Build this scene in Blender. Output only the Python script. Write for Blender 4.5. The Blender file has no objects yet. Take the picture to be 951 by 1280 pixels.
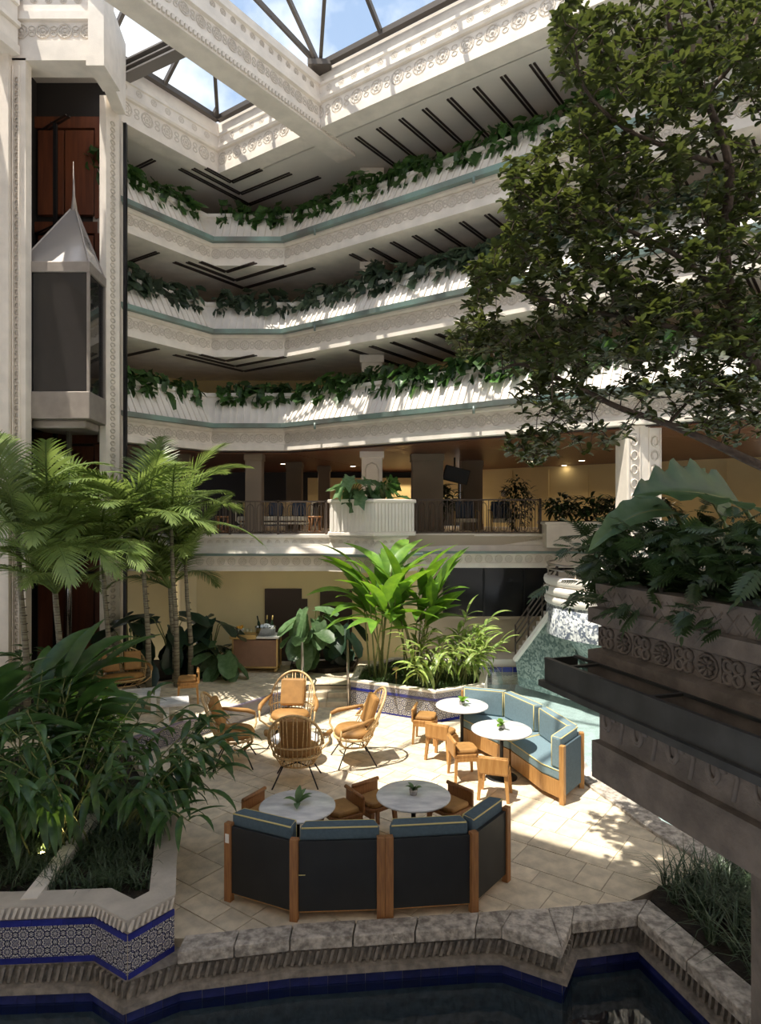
import bpy, bmesh, math, random
from mathutils import Vector, Matrix, noise
random.seed(7)
R = math.radians
SC = bpy.context.scene
COL = SC.collection

# ------------------------------------------------------------------ camera, world, sun, exposure
F = 830.0; CX = 475.5; HY = 640.0; H = 4.4
cam_d = bpy.data.cameras.new('camera'); cam = bpy.data.objects.new('camera', cam_d); COL.objects.link(cam)
cam.location = (0, 0, H); cam.rotation_euler = (R(90), 0, 0)
cam_d.sensor_fit = 'HORIZONTAL'; cam_d.sensor_width = 36; cam_d.lens = 36 * F / 951
cam_d.clip_end = 300; cam_d.clip_start = .05
SC.camera = cam
SC.view_settings.view_transform = 'Standard'; SC.view_settings.look = 'None'
SC.view_settings.gamma = 1; SC.view_settings.use_curve_mapping = False
SC.view_settings.exposure = 1.05
SC.cycles.diffuse_bounces = 8; SC.cycles.max_bounces = 14; SC.cycles.transparent_max_bounces = 16
AZ = Vector((math.cos(R(212)), math.sin(R(212)))); EL = R(69)
sd = bpy.data.lights.new('sun', 'SUN'); sd.energy = 4.3; sd.angle = R(.55); sd.color = (1, .92, .80)
sun = bpy.data.objects.new('sun', sd); COL.objects.link(sun)
sv = Vector((AZ.x * math.cos(EL), AZ.y * math.cos(EL), math.sin(EL)))
sun.rotation_euler = sv.to_track_quat('Z', 'Y').to_euler(); sun.location = sv * 40
SKX = 1.3
W = bpy.data.worlds.new('sky'); SC.world = W; W.use_nodes = True
nt = W.node_tree; nt.nodes.clear()
def N(t, ty, **k):
    n = t.nodes.new(ty)
    for a, b in k.items(): setattr(n, a, b)
    return n
tc = N(nt, 'ShaderNodeTexCoord'); ns = N(nt, 'ShaderNodeTexNoise'); ns.inputs['Scale'].default_value = 2.2
ns.inputs['Detail'].default_value = 7; ns.inputs['Roughness'].default_value = .55
rp = N(nt, 'ShaderNodeValToRGB'); rp.color_ramp.elements[0].position = .46; rp.color_ramp.elements[1].position = .70
sx = N(nt, 'ShaderNodeSeparateXYZ'); gr = N(nt, 'ShaderNodeValToRGB')
gr.color_ramp.elements[0].color = (.42, .50, .60, 1); gr.color_ramp.elements[1].color = (.13, .22, .40, 1)
mx = N(nt, 'ShaderNodeMixRGB'); mx.inputs[2].default_value = (1.5, 1.4, 1.28, 1)
bg = N(nt, 'ShaderNodeBackground'); bg.inputs[1].default_value = 1.0
ow = N(nt, 'ShaderNodeOutputWorld')
L = nt.links.new
mp0 = N(nt, 'ShaderNodeMapping'); mp0.inputs['Location'].default_value = (SKX, 0, 0); L(tc.outputs['Generated'], mp0.inputs[0]); L(mp0.outputs[0], ns.inputs['Vector']); L(ns.outputs[0], rp.inputs[0]); L(tc.outputs['Generated'], sx.inputs[0])
L(sx.outputs[2], gr.inputs[0]); L(rp.outputs[0], mx.inputs[0]); L(gr.outputs[0], mx.inputs[1]); L(mx.outputs[0], bg.inputs[0]); L(bg.outputs[0], ow.inputs[0])

# ------------------------------------------------------------------ helpers
def G(px, py, z=0.0):
    Y = F * (H - z) / (py - HY); return ((px - CX) * Y / F, Y)
def at(px, py, Y): return Vector(((px - CX) * Y / F, Y, H - (py - HY) * Y / F))
def V(*a): return Vector(a)

def mat(name, col, rough=.6, metal=0, var=.0, scale=6, bump=0, bscale=30, trans=0, spec=.5, objvar=0, stretch=None, col2=None, coat=0):
    m = bpy.data.materials.new(name); m.use_nodes = True; t = m.node_tree; b = t.nodes['Principled BSDF']
    b.inputs['Base Color'].default_value = (*col, 1); b.inputs['Roughness'].default_value = rough; b.inputs['Metallic'].default_value = metal
    b.inputs['Specular IOR Level'].default_value = spec; b.inputs['Coat Weight'].default_value = coat
    src = None; l = t.links.new
    co = N(t, 'ShaderNodeTexCoord'); mp = N(t, 'ShaderNodeMapping'); l(co.outputs['Object'], mp.inputs[0])
    if stretch: mp.inputs['Scale'].default_value = stretch
    if var or col2:
        n = N(t, 'ShaderNodeTexNoise'); n.inputs['Scale'].default_value = scale; n.inputs['Detail'].default_value = 5; l(mp.outputs[0], n.inputs['Vector'])
        r = N(t, 'ShaderNodeValToRGB'); r.color_ramp.elements[0].position = .35; r.color_ramp.elements[1].position = .65
        c2 = col2 or tuple(c * (1 - var) for c in col)
        r.color_ramp.elements[0].color = (*c2, 1); r.color_ramp.elements[1].color = (*(tuple(min(1, c * (1 + var * .5)) for c in col)), 1)
        l(n.outputs[0], r.inputs[0]); src = r.outputs[0]
    if objvar:
        oi = N(t, 'ShaderNodeObjectInfo'); h = N(t, 'ShaderNodeHueSaturation'); mr = N(t, 'ShaderNodeMapRange')
        mr.inputs[3].default_value = 1 - objvar; mr.inputs[4].default_value = 1 + objvar
        l(oi.outputs['Random'], mr.inputs[0]); l(mr.outputs[0], h.inputs['Value'])
        if src: l(src, h.inputs['Color'])
        else: h.inputs['Color'].default_value = (*col, 1)
        src = h.outputs[0]
    if src: l(src, b.inputs['Base Color'])
    if bump:
        n = N(t, 'ShaderNodeTexNoise'); n.inputs['Scale'].default_value = bscale; n.inputs['Detail'].default_value = 6; l(mp.outputs[0], n.inputs['Vector'])
        bp = N(t, 'ShaderNodeBump'); bp.inputs['Strength'].default_value = bump; bp.inputs['Distance'].default_value = .02
        l(n.outputs[0], bp.inputs['Height']); l(bp.outputs[0], b.inputs['Normal'])
    if trans:
        tr = N(t, 'ShaderNodeBsdfTranslucent'); ms = N(t, 'ShaderNodeMixShader'); ms.inputs[0].default_value = trans
        hs = N(t, 'ShaderNodeHueSaturation'); hs.inputs['Hue'].default_value = .485; hs.inputs['Value'].default_value = 1.9; hs.inputs['Saturation'].default_value = 1.1
        if src: l(src, hs.inputs['Color'])
        else: hs.inputs['Color'].default_value = (*col, 1)
        l(hs.outputs[0], tr.inputs[0]); o = t.nodes['Material Output']
        l(b.outputs[0], ms.inputs[1]); l(tr.outputs[0], ms.inputs[2]); l(ms.outputs[0], o.inputs[0])
    return m
def emit(name, col, s):
    m = bpy.data.materials.new(name); m.use_nodes = True; b = m.node_tree.nodes['Principled BSDF']
    b.inputs['Emission Color'].default_value = (*col, 1); b.inputs['Emission Strength'].default_value = s; return m
def clear(name, tint, gloss=.1, rough=.02, bump=0, bscale=3, colg=(1, 1, 1), ior=1.33):
    m = bpy.data.materials.new(name); m.use_nodes = True; t = m.node_tree; t.nodes.clear(); l = t.links.new
    o = N(t, 'ShaderNodeOutputMaterial'); a = N(t, 'ShaderNodeBsdfTransparent'); g = N(t, 'ShaderNodeBsdfGlossy'); ms = N(t, 'ShaderNodeMixShader')
    fr = N(t, 'ShaderNodeFresnel'); ad = N(t, 'ShaderNodeMath', operation='ADD'); ad.inputs[1].default_value = gloss; ad.use_clamp = True
    fr.inputs[0].default_value = ior
    a.inputs[0].default_value = (*tint, 1); g.inputs['Roughness'].default_value = rough; g.inputs[0].default_value = (*colg, 1)
    if bump:
        co = N(t, 'ShaderNodeTexCoord'); n = N(t, 'ShaderNodeTexNoise'); n.inputs['Scale'].default_value = bscale; n.inputs['Detail'].default_value = 3
        n.inputs['Distortion'].default_value = .8
        bp = N(t, 'ShaderNodeBump'); bp.inputs['Strength'].default_value = bump; bp.inputs['Distance'].default_value = .05
        l(co.outputs['Object'], n.inputs['Vector']); l(n.outputs[0], bp.inputs['Height']); l(bp.outputs[0], g.inputs['Normal']); l(bp.outputs[0], fr.inputs['Normal'])
    ge = N(t, 'ShaderNodeNewGeometry'); iv = N(t, 'ShaderNodeMath', operation='SUBTRACT'); iv.inputs[0].default_value = 1; l(ge.outputs['Backfacing'], iv.inputs[1])
    mu = N(t, 'ShaderNodeMath', operation='MULTIPLY'); l(fr.outputs[0], ad.inputs[0]); l(ad.outputs[0], mu.inputs[0]); l(iv.outputs[0], mu.inputs[1]); l(mu.outputs[0], ms.inputs[0]); l(a.outputs[0], ms.inputs[1]); l(g.outputs[0], ms.inputs[2]); l(ms.outputs[0], o.inputs[0])
    return m

class MB:
    def __init__(s): s.v = []; s.f = []; s.sm = []
    def add(s, vs, fs, sm=False):
        b = len(s.v); s.v += [tuple(x) for x in vs]; s.f += [tuple(i + b for i in f) for f in fs]; s.sm += [sm] * len(fs); return s
    def box(s, x0, x1, y0, y1, z0, z1, M=None):
        vs = [Vector((x, y, z)) for z in (z0, z1) for y in (y0, y1) for x in (x0, x1)]
        if M: vs = [M @ v for v in vs]
        return s.add(vs, [(0, 2, 3, 1), (4, 5, 7, 6), (0, 1, 5, 4), (2, 6, 7, 3), (0, 4, 6, 2), (1, 3, 7, 5)])
    def cbox(s, c, size, M=None):
        h = [q / 2 for q in size]; return s.box(c[0] - h[0], c[0] + h[0], c[1] - h[1], c[1] + h[1], c[2] - h[2], c[2] + h[2], M)
    def bar(s, a, b, w, h, up=(0, 0, 1)):
        a = Vector(a); b = Vector(b); d = b - a; ln = d.length
        if ln < 1e-6: return s
        x = d / ln; u = Vector(up); y = u.cross(x)
        if y.length < 1e-4: y = Vector((0, 1, 0)).cross(x)
        y.normalize(); z = x.cross(y)
        M = Matrix((( x.x, y.x, z.x, a.x), (x.y, y.y, z.y, a.y), (x.z, y.z, z.z, a.z), (0, 0, 0, 1)))
        return s.box(0, ln, -w / 2, w / 2, -h / 2, h / 2, M)
    def prism(s, pts, z0, z1, M=None):
        n = len(pts); ar = sum(pts[i][0] * pts[(i + 1) % n][1] - pts[(i + 1) % n][0] * pts[i][1] for i in range(n))
        if ar < 0: pts = pts[::-1]
        vs = [Vector((p[0], p[1], z0)) for p in pts] + [Vector((p[0], p[1], z1)) for p in pts]
        if M: vs = [M @ v for v in vs]
        return s.add(vs, [tuple(range(n - 1, -1, -1)), tuple(range(n, 2 * n))] + [(i, (i + 1) % n, n + (i + 1) % n, n + i) for i in range(n)])
    def tube(s, pts, r, n=6, closed=False, caps=True):
        pts = [Vector(p) for p in pts]; m = len(pts); rs = r if isinstance(r, (list, tuple)) else [r] * m
        vs = []; pu = None
        for i, p in enumerate(pts):
            if closed: d = pts[(i + 1) % m] - pts[i - 1]
            else: d = pts[min(i + 1, m - 1)] - pts[max(i - 1, 0)]
            d = d.normalized() if d.length > 1e-9 else Vector((0, 0, 1))
            if pu is None: pu = Vector((0, 0, 1)) if abs(d.z) < .9 else Vector((1, 0, 0))
            x = pu.cross(d)
            if x.length < 1e-5: x = Vector((1, 0, 0)).cross(d)
            x.normalize(); y = d.cross(x); pu = y
            for k in range(n):
                a = 2 * math.pi * k / n; vs.append(p + (x * math.cos(a) + y * math.sin(a)) * rs[i])
        fs = []
        for i in range(m if closed else m - 1):
            j = (i + 1) % m
            for k in range(n): fs.append((i * n + k, i * n + (k + 1) % n, j * n + (k + 1) % n, j * n + k))
        if caps and not closed: fs += [tuple(range(n - 1, -1, -1)), tuple(range((m - 1) * n, m * n))]
        return s.add(vs, fs, True)
    def lathe(s, prof, n=16, c=(0, 0, 0), a0=0, a1=None, M=None):
        vs = []; full = a1 is None; a1 = a1 if a1 is not None else 2 * math.pi; k1 = n if full else n + 1
        for r, z in prof:
            for k in range(k1):
                a = a0 + (a1 - a0) * k / n; vs.append(Vector((c[0] + r * math.cos(a), c[1] + r * math.sin(a), c[2] + z)))
        if M: vs = [M @ v for v in vs]
        fs = []
        for i in range(len(prof) - 1):
            for k in range(n):
                q = (k + 1) % k1; fs.append((i * k1 + k, i * k1 + q, (i + 1) * k1 + q, (i + 1) * k1 + k))
        return s.add(vs, fs, True)
    def sweep(s, path, prof, closed_prof=True):
        # path: plan points left->right (courtyard on the right-hand side), prof: (offset towards courtyard, z)
        m = len(path); mit = []
        for i in range(m):
            ds = []
            if i > 0: ds.append((Vector(path[i]) - Vector(path[i - 1])).normalized())
            if i < m - 1: ds.append((Vector(path[i + 1]) - Vector(path[i])).normalized())
            ns_ = [Vector((d.y, -d.x)) for d in ds]
            if len(ns_) == 1: mit.append(ns_[0])
            else:
                b = (ns_[0] + ns_[1]).normalized(); mit.append(b / max(.3, b.dot(ns_[0])))
        n = len(prof); vs = []
        for i in range(m):
            for o, z in prof: vs.append((path[i][0] + mit[i].x * o, path[i][1] + mit[i].y * o, z))
        fs = []
        for i in range(m - 1):
            for k in range(n if closed_prof else n - 1):
                q = (k + 1) % n; fs.append((i * n + k, (i + 1) * n + k, (i + 1) * n + q, i * n + q))
        if closed_prof: fs += [tuple(range(n)), tuple(range((m - 1) * n + n - 1, (m - 1) * n - 1, -1))]
        return s.add(vs, fs)
    def blade(s, base, az, pitch, ln, w, droop=1.0, fold=.25, n=5, shape=None, petiole=0, roll=0):
        # leaf: starts along (az,pitch), bends down by 'droop' radians over its length
        p = Vector(base); vs = []; ca, sa = math.cos(az), math.sin(az); side0 = Vector((-sa, ca, 0))
        sh = shape or (lambda t: math.sin(math.pi * min(1, t * .97 + .03)) ** .8)
        for i in range(n + 1):
            t = i / n; pt = pitch - droop * t; d = Vector((ca * math.cos(pt), sa * math.cos(pt), math.sin(pt)))
            up = Vector((-ca * math.sin(pt), -sa * math.sin(pt), math.cos(pt)))
            side = side0 * math.cos(roll) + up * math.sin(roll); up2 = up * math.cos(roll) - side0 * math.sin(roll)
            ww = w / 2 * sh(t); e = up2 * (ww * fold)
            vs += [p + side * ww + e, p.copy(), p - side * ww + e]; p = p + d * (ln / n)
        fs = []
        for i in range(n):
            a = i * 3; fs += [(a, a + 1, a + 4, a + 3), (a + 1, a + 2, a + 5, a + 4)]
        return s.add(vs, fs, True)
    def mesh(s, name, m=None):
        me = bpy.data.meshes.new(name); me.from_pydata(s.v, [], s.f); me.polygons.foreach_set('use_smooth', s.sm); me.update()
        if m: me.materials.append(m)
        return me
    def build(s, name, m, parent=None, kind=None, loc=None, bev=0, label=None):
        o = bpy.data.objects.new(name, s.mesh(name, m)); COL.objects.link(o)
        if parent is not None: o.parent = parent
        if kind: o['kind'] = kind
        if loc: o.location = loc
        if label: o['label'] = label
        if bev:
            b = o.modifiers.new('bevel', 'BEVEL'); b.width = bev; b.segments = 2; b.limit_method = 'ANGLE'
        return o
def tag(o, label, cat, group=None):
    o['label'] = label; o['category'] = cat
    if group: o['group'] = group
    return o
def thing(name, label, cat, loc=(0, 0, 0), rz=0, group=None):
    o = bpy.data.objects.new(name, None); o.empty_display_size = .1; COL.objects.link(o); o.location = loc; o.rotation_euler = (0, 0, rz)
    return tag(o, label, cat, group)
def inst(name, me, parent, loc=(0, 0, 0), rot=(0, 0, 0), sc=(1, 1, 1), M=None):
    o = bpy.data.objects.new(name, me); COL.objects.link(o); o.parent = parent
    if M is not None: o.matrix_local = M
    else: o.location = loc; o.rotation_euler = rot; o.scale = sc
    return o
def struct(name, mb, m, **k): return mb.build(name, m, kind='structure', **k)
def kids(o): return [c for c in bpy.data.objects if c.parent == o]
def clone(root, loc, rz=None, label=None, group=None):
    def cp(o, par):
        c = o.copy(); COL.objects.link(c)
        if par is not None: c.parent = par
        for ch in KID.get(o.name, []): cp(ch, c)
        return c
    if root.name not in KID:
        def reg(o):
            KID[o.name] = kids(o)
            for k in KID[o.name]: reg(k)
        reg(root)
    r = cp(root, None); r.location = loc
    if rz is not None: r.rotation_euler = (0, 0, rz)
    if label: r['label'] = label
    if group: r['group'] = group
    return r
KID = {}
def clip(subj, a, b):  # keep left side of a->b
    out = []; n = len(subj)
    def sd_(p): return (b[0] - a[0]) * (p[1] - a[1]) - (b[1] - a[1]) * (p[0] - a[0])
    for i in range(n):
        p, q = subj[i], subj[(i + 1) % n]; sp, sq = sd_(p), sd_(q)
        if sp >= 0: out.append(p)
        if (sp > 0 and sq < 0) or (sp < 0 and sq > 0):
            t = sp / (sp - sq); out.append((p[0] + (q[0] - p[0]) * t, p[1] + (q[1] - p[1]) * t))
    return out
def clip_rect(subj, rect):
    for i in range(4):
        subj = clip(subj, rect[i], rect[(i + 1) % 4])
        if len(subj) < 3: return []
    return subj
def area(p): return abs(sum(p[i][0] * p[(i + 1) % len(p)][1] - p[(i + 1) % len(p)][0] * p[i][1] for i in range(len(p)))) / 2

# ------------------------------------------------------------------ materials
M_ = {}
M_['stone'] = mat('white_stone', (.80, .73, .65), .75, var=.10, scale=2.5, bump=.15, bscale=40)
M_['relief'] = mat('relief_stone', (.68, .61, .53), .8, var=.16, scale=9, bump=.3, bscale=60)
M_['panelw'] = mat('ribbed_panel', (.82, .765, .70), .7, var=.06, scale=3)
M_['soffit'] = mat('soffit_plaster', (.74, .68, .61), .8, var=.05, scale=1)
M_['strip'] = mat('dark_strip', (.03, .018, .014), .5)
M_['copper'] = mat('verdigris', (.24, .36, .33), .4, metal=.3, col2=(.16, .17, .16), scale=.8, bump=.2)
M_['wood'] = mat('soffit_wood', (.20, .075, .030), .35, col2=(.12, .04, .018), scale=3, stretch=(.6, 6, 6))
M_['darkwood'] = mat('lift_wood', (.20, .062, .026), .4, col2=(.13, .04, .02), scale=2, stretch=(5, 5, .5))
M_['yellow'] = mat('yellow_plaster', (.72, .58, .30), .8, var=.05, scale=1)
M_['yellowg'] = mat('lit_yellow_plaster', (.88, .73, .42), .8, var=.05, scale=1)  # yellow plaster lightened; bounced sunlight is put into the colour
M_['beige'] = mat('beige_plaster', (.50, .42, .32), .8, var=.06, scale=1)
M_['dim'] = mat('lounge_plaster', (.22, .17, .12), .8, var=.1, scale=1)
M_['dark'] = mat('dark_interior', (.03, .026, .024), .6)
M_['door'] = mat('dark_door', (.055, .032, .022), .5)
M_['glassdark'] = mat('dark_window', (.015, .016, .018), .12)
M_['rail'] = mat('iron_rail', (.10, .075, .06), .45, metal=.5)
M_['steel'] = mat('grey_steel', (.20, .18, .165), .45, metal=.3)
M_['mull'] = mat('bronze_mullion', (.10, .085, .075), .45, metal=.4)
M_['glass'] = clear('skylight_glass', (.97, .98, .98), gloss=.0, ior=1.2)
M_['waterb'] = clear('back_water', (.88, .93, .935), gloss=.06, bump=.35, bscale=2.2, rough=.05)
M_['waterf'] = clear('front_water', (.50, .60, .68), gloss=.05, bump=.25, bscale=1.6, rough=.03)
M_['bubble'] = clear('water_bell', (.9, .95, .97), gloss=.22, bump=.3, bscale=9)
M_['poolb'] = mat('pool_plaster_light', (.64, .68, .66), .8, var=.12, scale=5)
M_['poolf'] = mat('pool_plaster_dark', (.40, .50, .62), .7, var=.3, scale=3)
M_['paver'] = mat('travertine_paver', (.68, .58, .43), .75, var=.22, scale=5, bump=.25, bscale=25, objvar=.10)
M_['joint'] = mat('sand_joint', (.42, .35, .26), .9, var=.1)
M_['coping'] = mat('coral_coping', (.60, .54, .47), .85, col2=(.24, .21, .18), scale=14, bump=.8, bscale=45, objvar=.08)
M_['frieze'] = mat('weathered_frieze', (.25, .215, .18), .85, var=.35, scale=12, bump=.5, bscale=40)
M_['bluetile'] = mat('cobalt_border_tile', (.022, .028, .21), .15, var=.25, scale=9, objvar=.2)
M_['navytile'] = mat('navy_waterline_tile', (.02, .025, .11), .15, var=.35, scale=9, objvar=.25)
M_['shadedstone'] = mat('shaded_planter_stone', (.20, .165, .14), .9, col2=(.12, .10, .085), scale=5, bump=.5, bscale=30)  # stone painted darker to stand in for roof shade and backlighting
M_['darkmetal'] = mat('trough_metal', (.07, .07, .068), .4, metal=.5, var=.3, scale=4)
M_['rimst'] = mat('shaded_rim_stone', (.50, .45, .39), .8, var=.15, scale=4, bump=.2)  # stone copy darkened; the shade on the rim is in its colour
M_['edge'] = mat('grey_violet_edge_tile', (.22, .19, .27), .4, var=.2)
M_['soil'] = mat('soil', (.03, .022, .015), 1, var=.4, scale=20, bump=.6)
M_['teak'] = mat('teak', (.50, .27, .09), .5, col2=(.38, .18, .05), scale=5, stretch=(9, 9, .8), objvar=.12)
M_['teakd'] = mat('dark_shaded_teak', (.33, .15, .05), .5, col2=(.22, .095, .035), scale=5, stretch=(9, 9, .8), objvar=.1)  # darker teak copy; shade on the front seats is put into colour
M_['leather'] = mat('tan_leather', (.36, .185, .055), .65, var=.15, scale=8, bump=.15)
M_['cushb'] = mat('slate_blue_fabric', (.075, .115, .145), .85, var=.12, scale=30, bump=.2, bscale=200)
M_['pipe'] = mat('yellow_piping', (.62, .52, .22), .7)
M_['backpan'] = mat('black_panel', (.012, .012, .012), .5, var=.3, scale=4)
M_['marble'] = mat('white_marble', (.82, .81, .80), .25, col2=(.55, .55, .57), scale=3.5, stretch=(1, 2.2, 1))
M_['blackmetal'] = mat('black_metal', (.02, .02, .022), .4, metal=.5)
M_['rattan'] = mat('rattan', (.62, .42, .20), .55, var=.3, scale=40)
M_['brass'] = mat('brass', (.70, .50, .22), .35, metal=.7)
M_['cartp'] = mat('cart_panel', (.30, .17, .11), .55, var=.1)
M_['chrome'] = mat('chrome', (.65, .65, .66), .22, metal=1)
M_['inox'] = mat('brushed_rail', (.48, .43, .38), .3, metal=.9)
M_['lift'] = mat('lift_steel', (.34, .30, .27), .4, metal=.35, var=.12, scale=4)
M_['liftglass'] = mat('tinted_lift_glass', (.02, .018, .018), .05, spec=.6, coat=.15)
M_['liftroof'] = mat('lift_roof_glass', (.36, .34, .33), .15, metal=.3, coat=.3)
M_['white'] = mat('white_lacquer', (.80, .77, .72), .5)
M_['ice'] = mat('ice', (.85, .88, .9), .2)
M_['green_glass'] = mat('green_bottle', (.02, .05, .02), .1)
M_['gold'] = mat('gold_foil', (.75, .55, .2), .35, metal=.6)
M_['fruit'] = mat('orange_fruit', (.8, .38, .04), .5)
M_['navy'] = mat('navy_cushion', (.04, .06, .10), .9)
M_['cream'] = mat('cream_fabric', (.70, .64, .50), .9)
def leafm(n, c, c2=None, rough=.38, trans=.3, objvar=.22): return mat(n, c, rough, col2=c2 or tuple(x * .6 for x in c), scale=7, trans=trans, objvar=objvar, spec=.5)
M_['palm'] = leafm('palm_leaf', (.22, .30, .09), (.12, .18, .05))
M_['heli'] = leafm('heliconia_leaf', (.16, .30, .04), (.09, .20, .03))
M_['ginger'] = leafm('ginger_leaf', (.055, .12, .03), (.03, .075, .02), rough=.32, trans=.22)
M_['varieg'] = leafm('variegated_leaf', (.36, .42, .14), (.14, .25, .05))
M_['alo'] = leafm('dark_alocasia_leaf', (.022, .05, .028), (.014, .035, .02), rough=.35, trans=.1)
M_['ear'] = leafm('elephant_ear_leaf', (.13, .21, .10), (.07, .14, .05))
M_['mon'] = leafm('monstera_leaf', (.085, .17, .045), (.035, .09, .025), objvar=.5)
M_['pothos'] = leafm('grey_green_vine_leaf', (.085, .12, .07), (.04, .065, .042), objvar=.45)
M_['tree'] = leafm('tree_leaf', (.075, .092, .024), (.035, .05, .014), trans=.27)
M_['shade'] = leafm('shade_leaf', (.03, .055, .018), (.018, .035, .012), trans=.12)
M_['phil'] = leafm('philodendron_leaf', (.045, .08, .025), (.025, .05, .015), trans=.15)
M_['bigleaf'] = leafm('big_lobed_leaf', (.06, .11, .035), (.035, .07, .025), trans=.3)
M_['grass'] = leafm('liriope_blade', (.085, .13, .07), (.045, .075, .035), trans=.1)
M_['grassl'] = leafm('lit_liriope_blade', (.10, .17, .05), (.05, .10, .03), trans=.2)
M_['bark'] = mat('bark', (.085, .06, .045), .9, var=.4, scale=12, bump=.6)
M_['cane'] = mat('green_cane', (.20, .22, .07), .6, var=.3, scale=9)
M_['ptrunk'] = mat('palm_trunk', (.26, .24, .17), .7, col2=(.12, .10, .07), scale=4, stretch=(1, 1, 9))
M_['lamp'] = emit('lamp_glow', (1, .82, .55), 9)
M_['uplamp'] = emit('uplight_glow', (1, .7, .35), 25)

def tile_material():
    m = bpy.data.materials.new('rosette_tile'); m.use_nodes = True; t = m.node_tree; b = t.nodes['Principled BSDF']; l = t.links.new
    b.inputs['Roughness'].default_value = .18
    co = N(t, 'ShaderNodeTexCoord'); sp = N(t, 'ShaderNodeSeparateXYZ'); l(co.outputs['Object'], sp.inputs[0])
    def m2(op, a, b_=None, c=None):
        n = N(t, 'ShaderNodeMath', operation=op)
        for i, q in enumerate((a, b_, c)):
            if q is None: continue
            if isinstance(q, (int, float)): n.inputs[i].default_value = q
            else: l(q, n.inputs[i])
        return n.outputs[0]
    u = m2('MULTIPLY', sp.outputs[0], 10.0); w = m2('MULTIPLY', sp.outputs[2], 10.0)   # tile is .2 across: -1..1
    def rosette(u, w, k, r0, r1):
        r = m2('SQRT', m2('ADD', m2('MULTIPLY', u, u), m2('MULTIPLY', w, w))); th = m2('ARCTAN2', w, u)
        s = m2('COSINE', m2('MULTIPLY', th, k)); rr = m2('ADD', r, m2('MULTIPLY', s, .09))
        return r, s, rr
    r, s, rr = rosette(u, w, 8, 0, 0)
    au = m2('SUBTRACT', 1.0, m2('ABSOLUTE', u)); aw = m2('SUBTRACT', 1.0, m2('ABSOLUTE', w))
    r2, s2, rr2 = rosette(au, aw, 8, 0, 0)
    wave = m2('SINE', m2('MULTIPLY', rr, 17.0)); pet = m2('MULTIPLY', m2('SINE', m2('MULTIPLY', rr2, 15.0)), 1.0)
    near = m2('LESS_THAN', rr, .72)
    pick = m2('ADD', m2('MULTIPLY', wave, near), m2('MULTIPLY', pet, m2('SUBTRACT', 1.0, near)))
    pick = m2('ADD', pick, m2('MULTIPLY', s, .35))
    v = m2('MULTIPLY_ADD', pick, .4, .5)
    rp = N(t, 'ShaderNodeValToRGB'); rp.color_ramp.interpolation = 'CONSTANT'; e = rp.color_ramp.elements
    e[0].position = 0; e[0].color = (.012, .014, .03, 1); e[1].position = .34; e[1].color = (.05, .05, .30, 1)
    for p, c in ((.46, (.62, .60, .58)), (.72, (.30, .24, .10)), (.80, (.60, .58, .58)), (.9, (.02, .02, .05))):
        q = e.new(p); q.color = (*c, 1)
    l(v, rp.inputs[0]); l(rp.outputs[0], b.inputs['Base Color']); return m
M_['tile'] = tile_material()
M_['mosaic'] = None
def mosaic_material(name, c1, c2):
    m = bpy.data.materials.new(name); m.use_nodes = True; t = m.node_tree; b = t.nodes['Principled BSDF']; l = t.links.new
    co = N(t, 'ShaderNodeTexCoord'); v = N(t, 'ShaderNodeTexVoronoi'); v.inputs['Scale'].default_value = 18; l(co.outputs['Object'], v.inputs['Vector'])
    r = N(t, 'ShaderNodeValToRGB'); r.color_ramp.elements[0].color = (*c1, 1); r.color_ramp.elements[1].color = (*c2, 1); l(v.outputs['Color'], r.inputs[0])
    r.color_ramp.elements[0].position = .3; r.color_ramp.elements[1].position = .7
    l(r.outputs[0], b.inputs['Base Color']); b.inputs['Roughness'].default_value = .3; return m
M_['mosaic'] = mosaic_material('pale_mosaic', (.10, .12, .16), (.62, .64, .64))
M_['mosaicg'] = mosaic_material('sea_green_mosaic', (.09, .14, .13), (.30, .36, .33))
# ------------------------------------------------------------------ plan of the courtyard
LD = Vector((-.568, -.823)).normalized(); RD = Vector((.81, -.586)).normalized()
A = Vector((-5.07, 20)); B = Vector((-2.9, 20)); K = Vector((-4.9, 20))
up_path = [A + LD * 3.32, A, B, B + RD * 17]
Zb = {2: 6.255, 3: 9.07, 4: 11.82}; Z5 = 14.59

def ring_mesh():   # carved medallion: ring, inner ring and boss, facing -Y, radius 1
    m = MB()
    for r, t in ((.86, .13), (.45, .09)):
        m.tube([(r * math.cos(a), 0, r * math.sin(a)) for a in [2 * math.pi * k / 12 for k in range(12)]], t, 4, closed=True)
    m.lathe([(.0, .16), (.2, .1), (.24, 0)], 6, M=Matrix.Rotation(R(90), 4, 'X'))
    for k in range(6):
        a = 2 * math.pi * k / 6; m.cbox((.62 * math.cos(a), -.06, .62 * math.sin(a)), (.12, .12, .12))
    return m.mesh('medallion', M_['relief'])
def scroll_mesh():  # small paired scrolls between medallions
    m = MB()
    for s in (-1, 1):
        m.tube([(.45 * math.cos(a), 0, s * .45 + .36 * math.sin(a)) for a in [2 * math.pi * k / 8 for k in range(8)]], .12, 4, closed=True)
    return m.mesh('scroll', M_['relief'])
RING = ring_mesh(); SCROLL = scroll_mesh()
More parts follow.
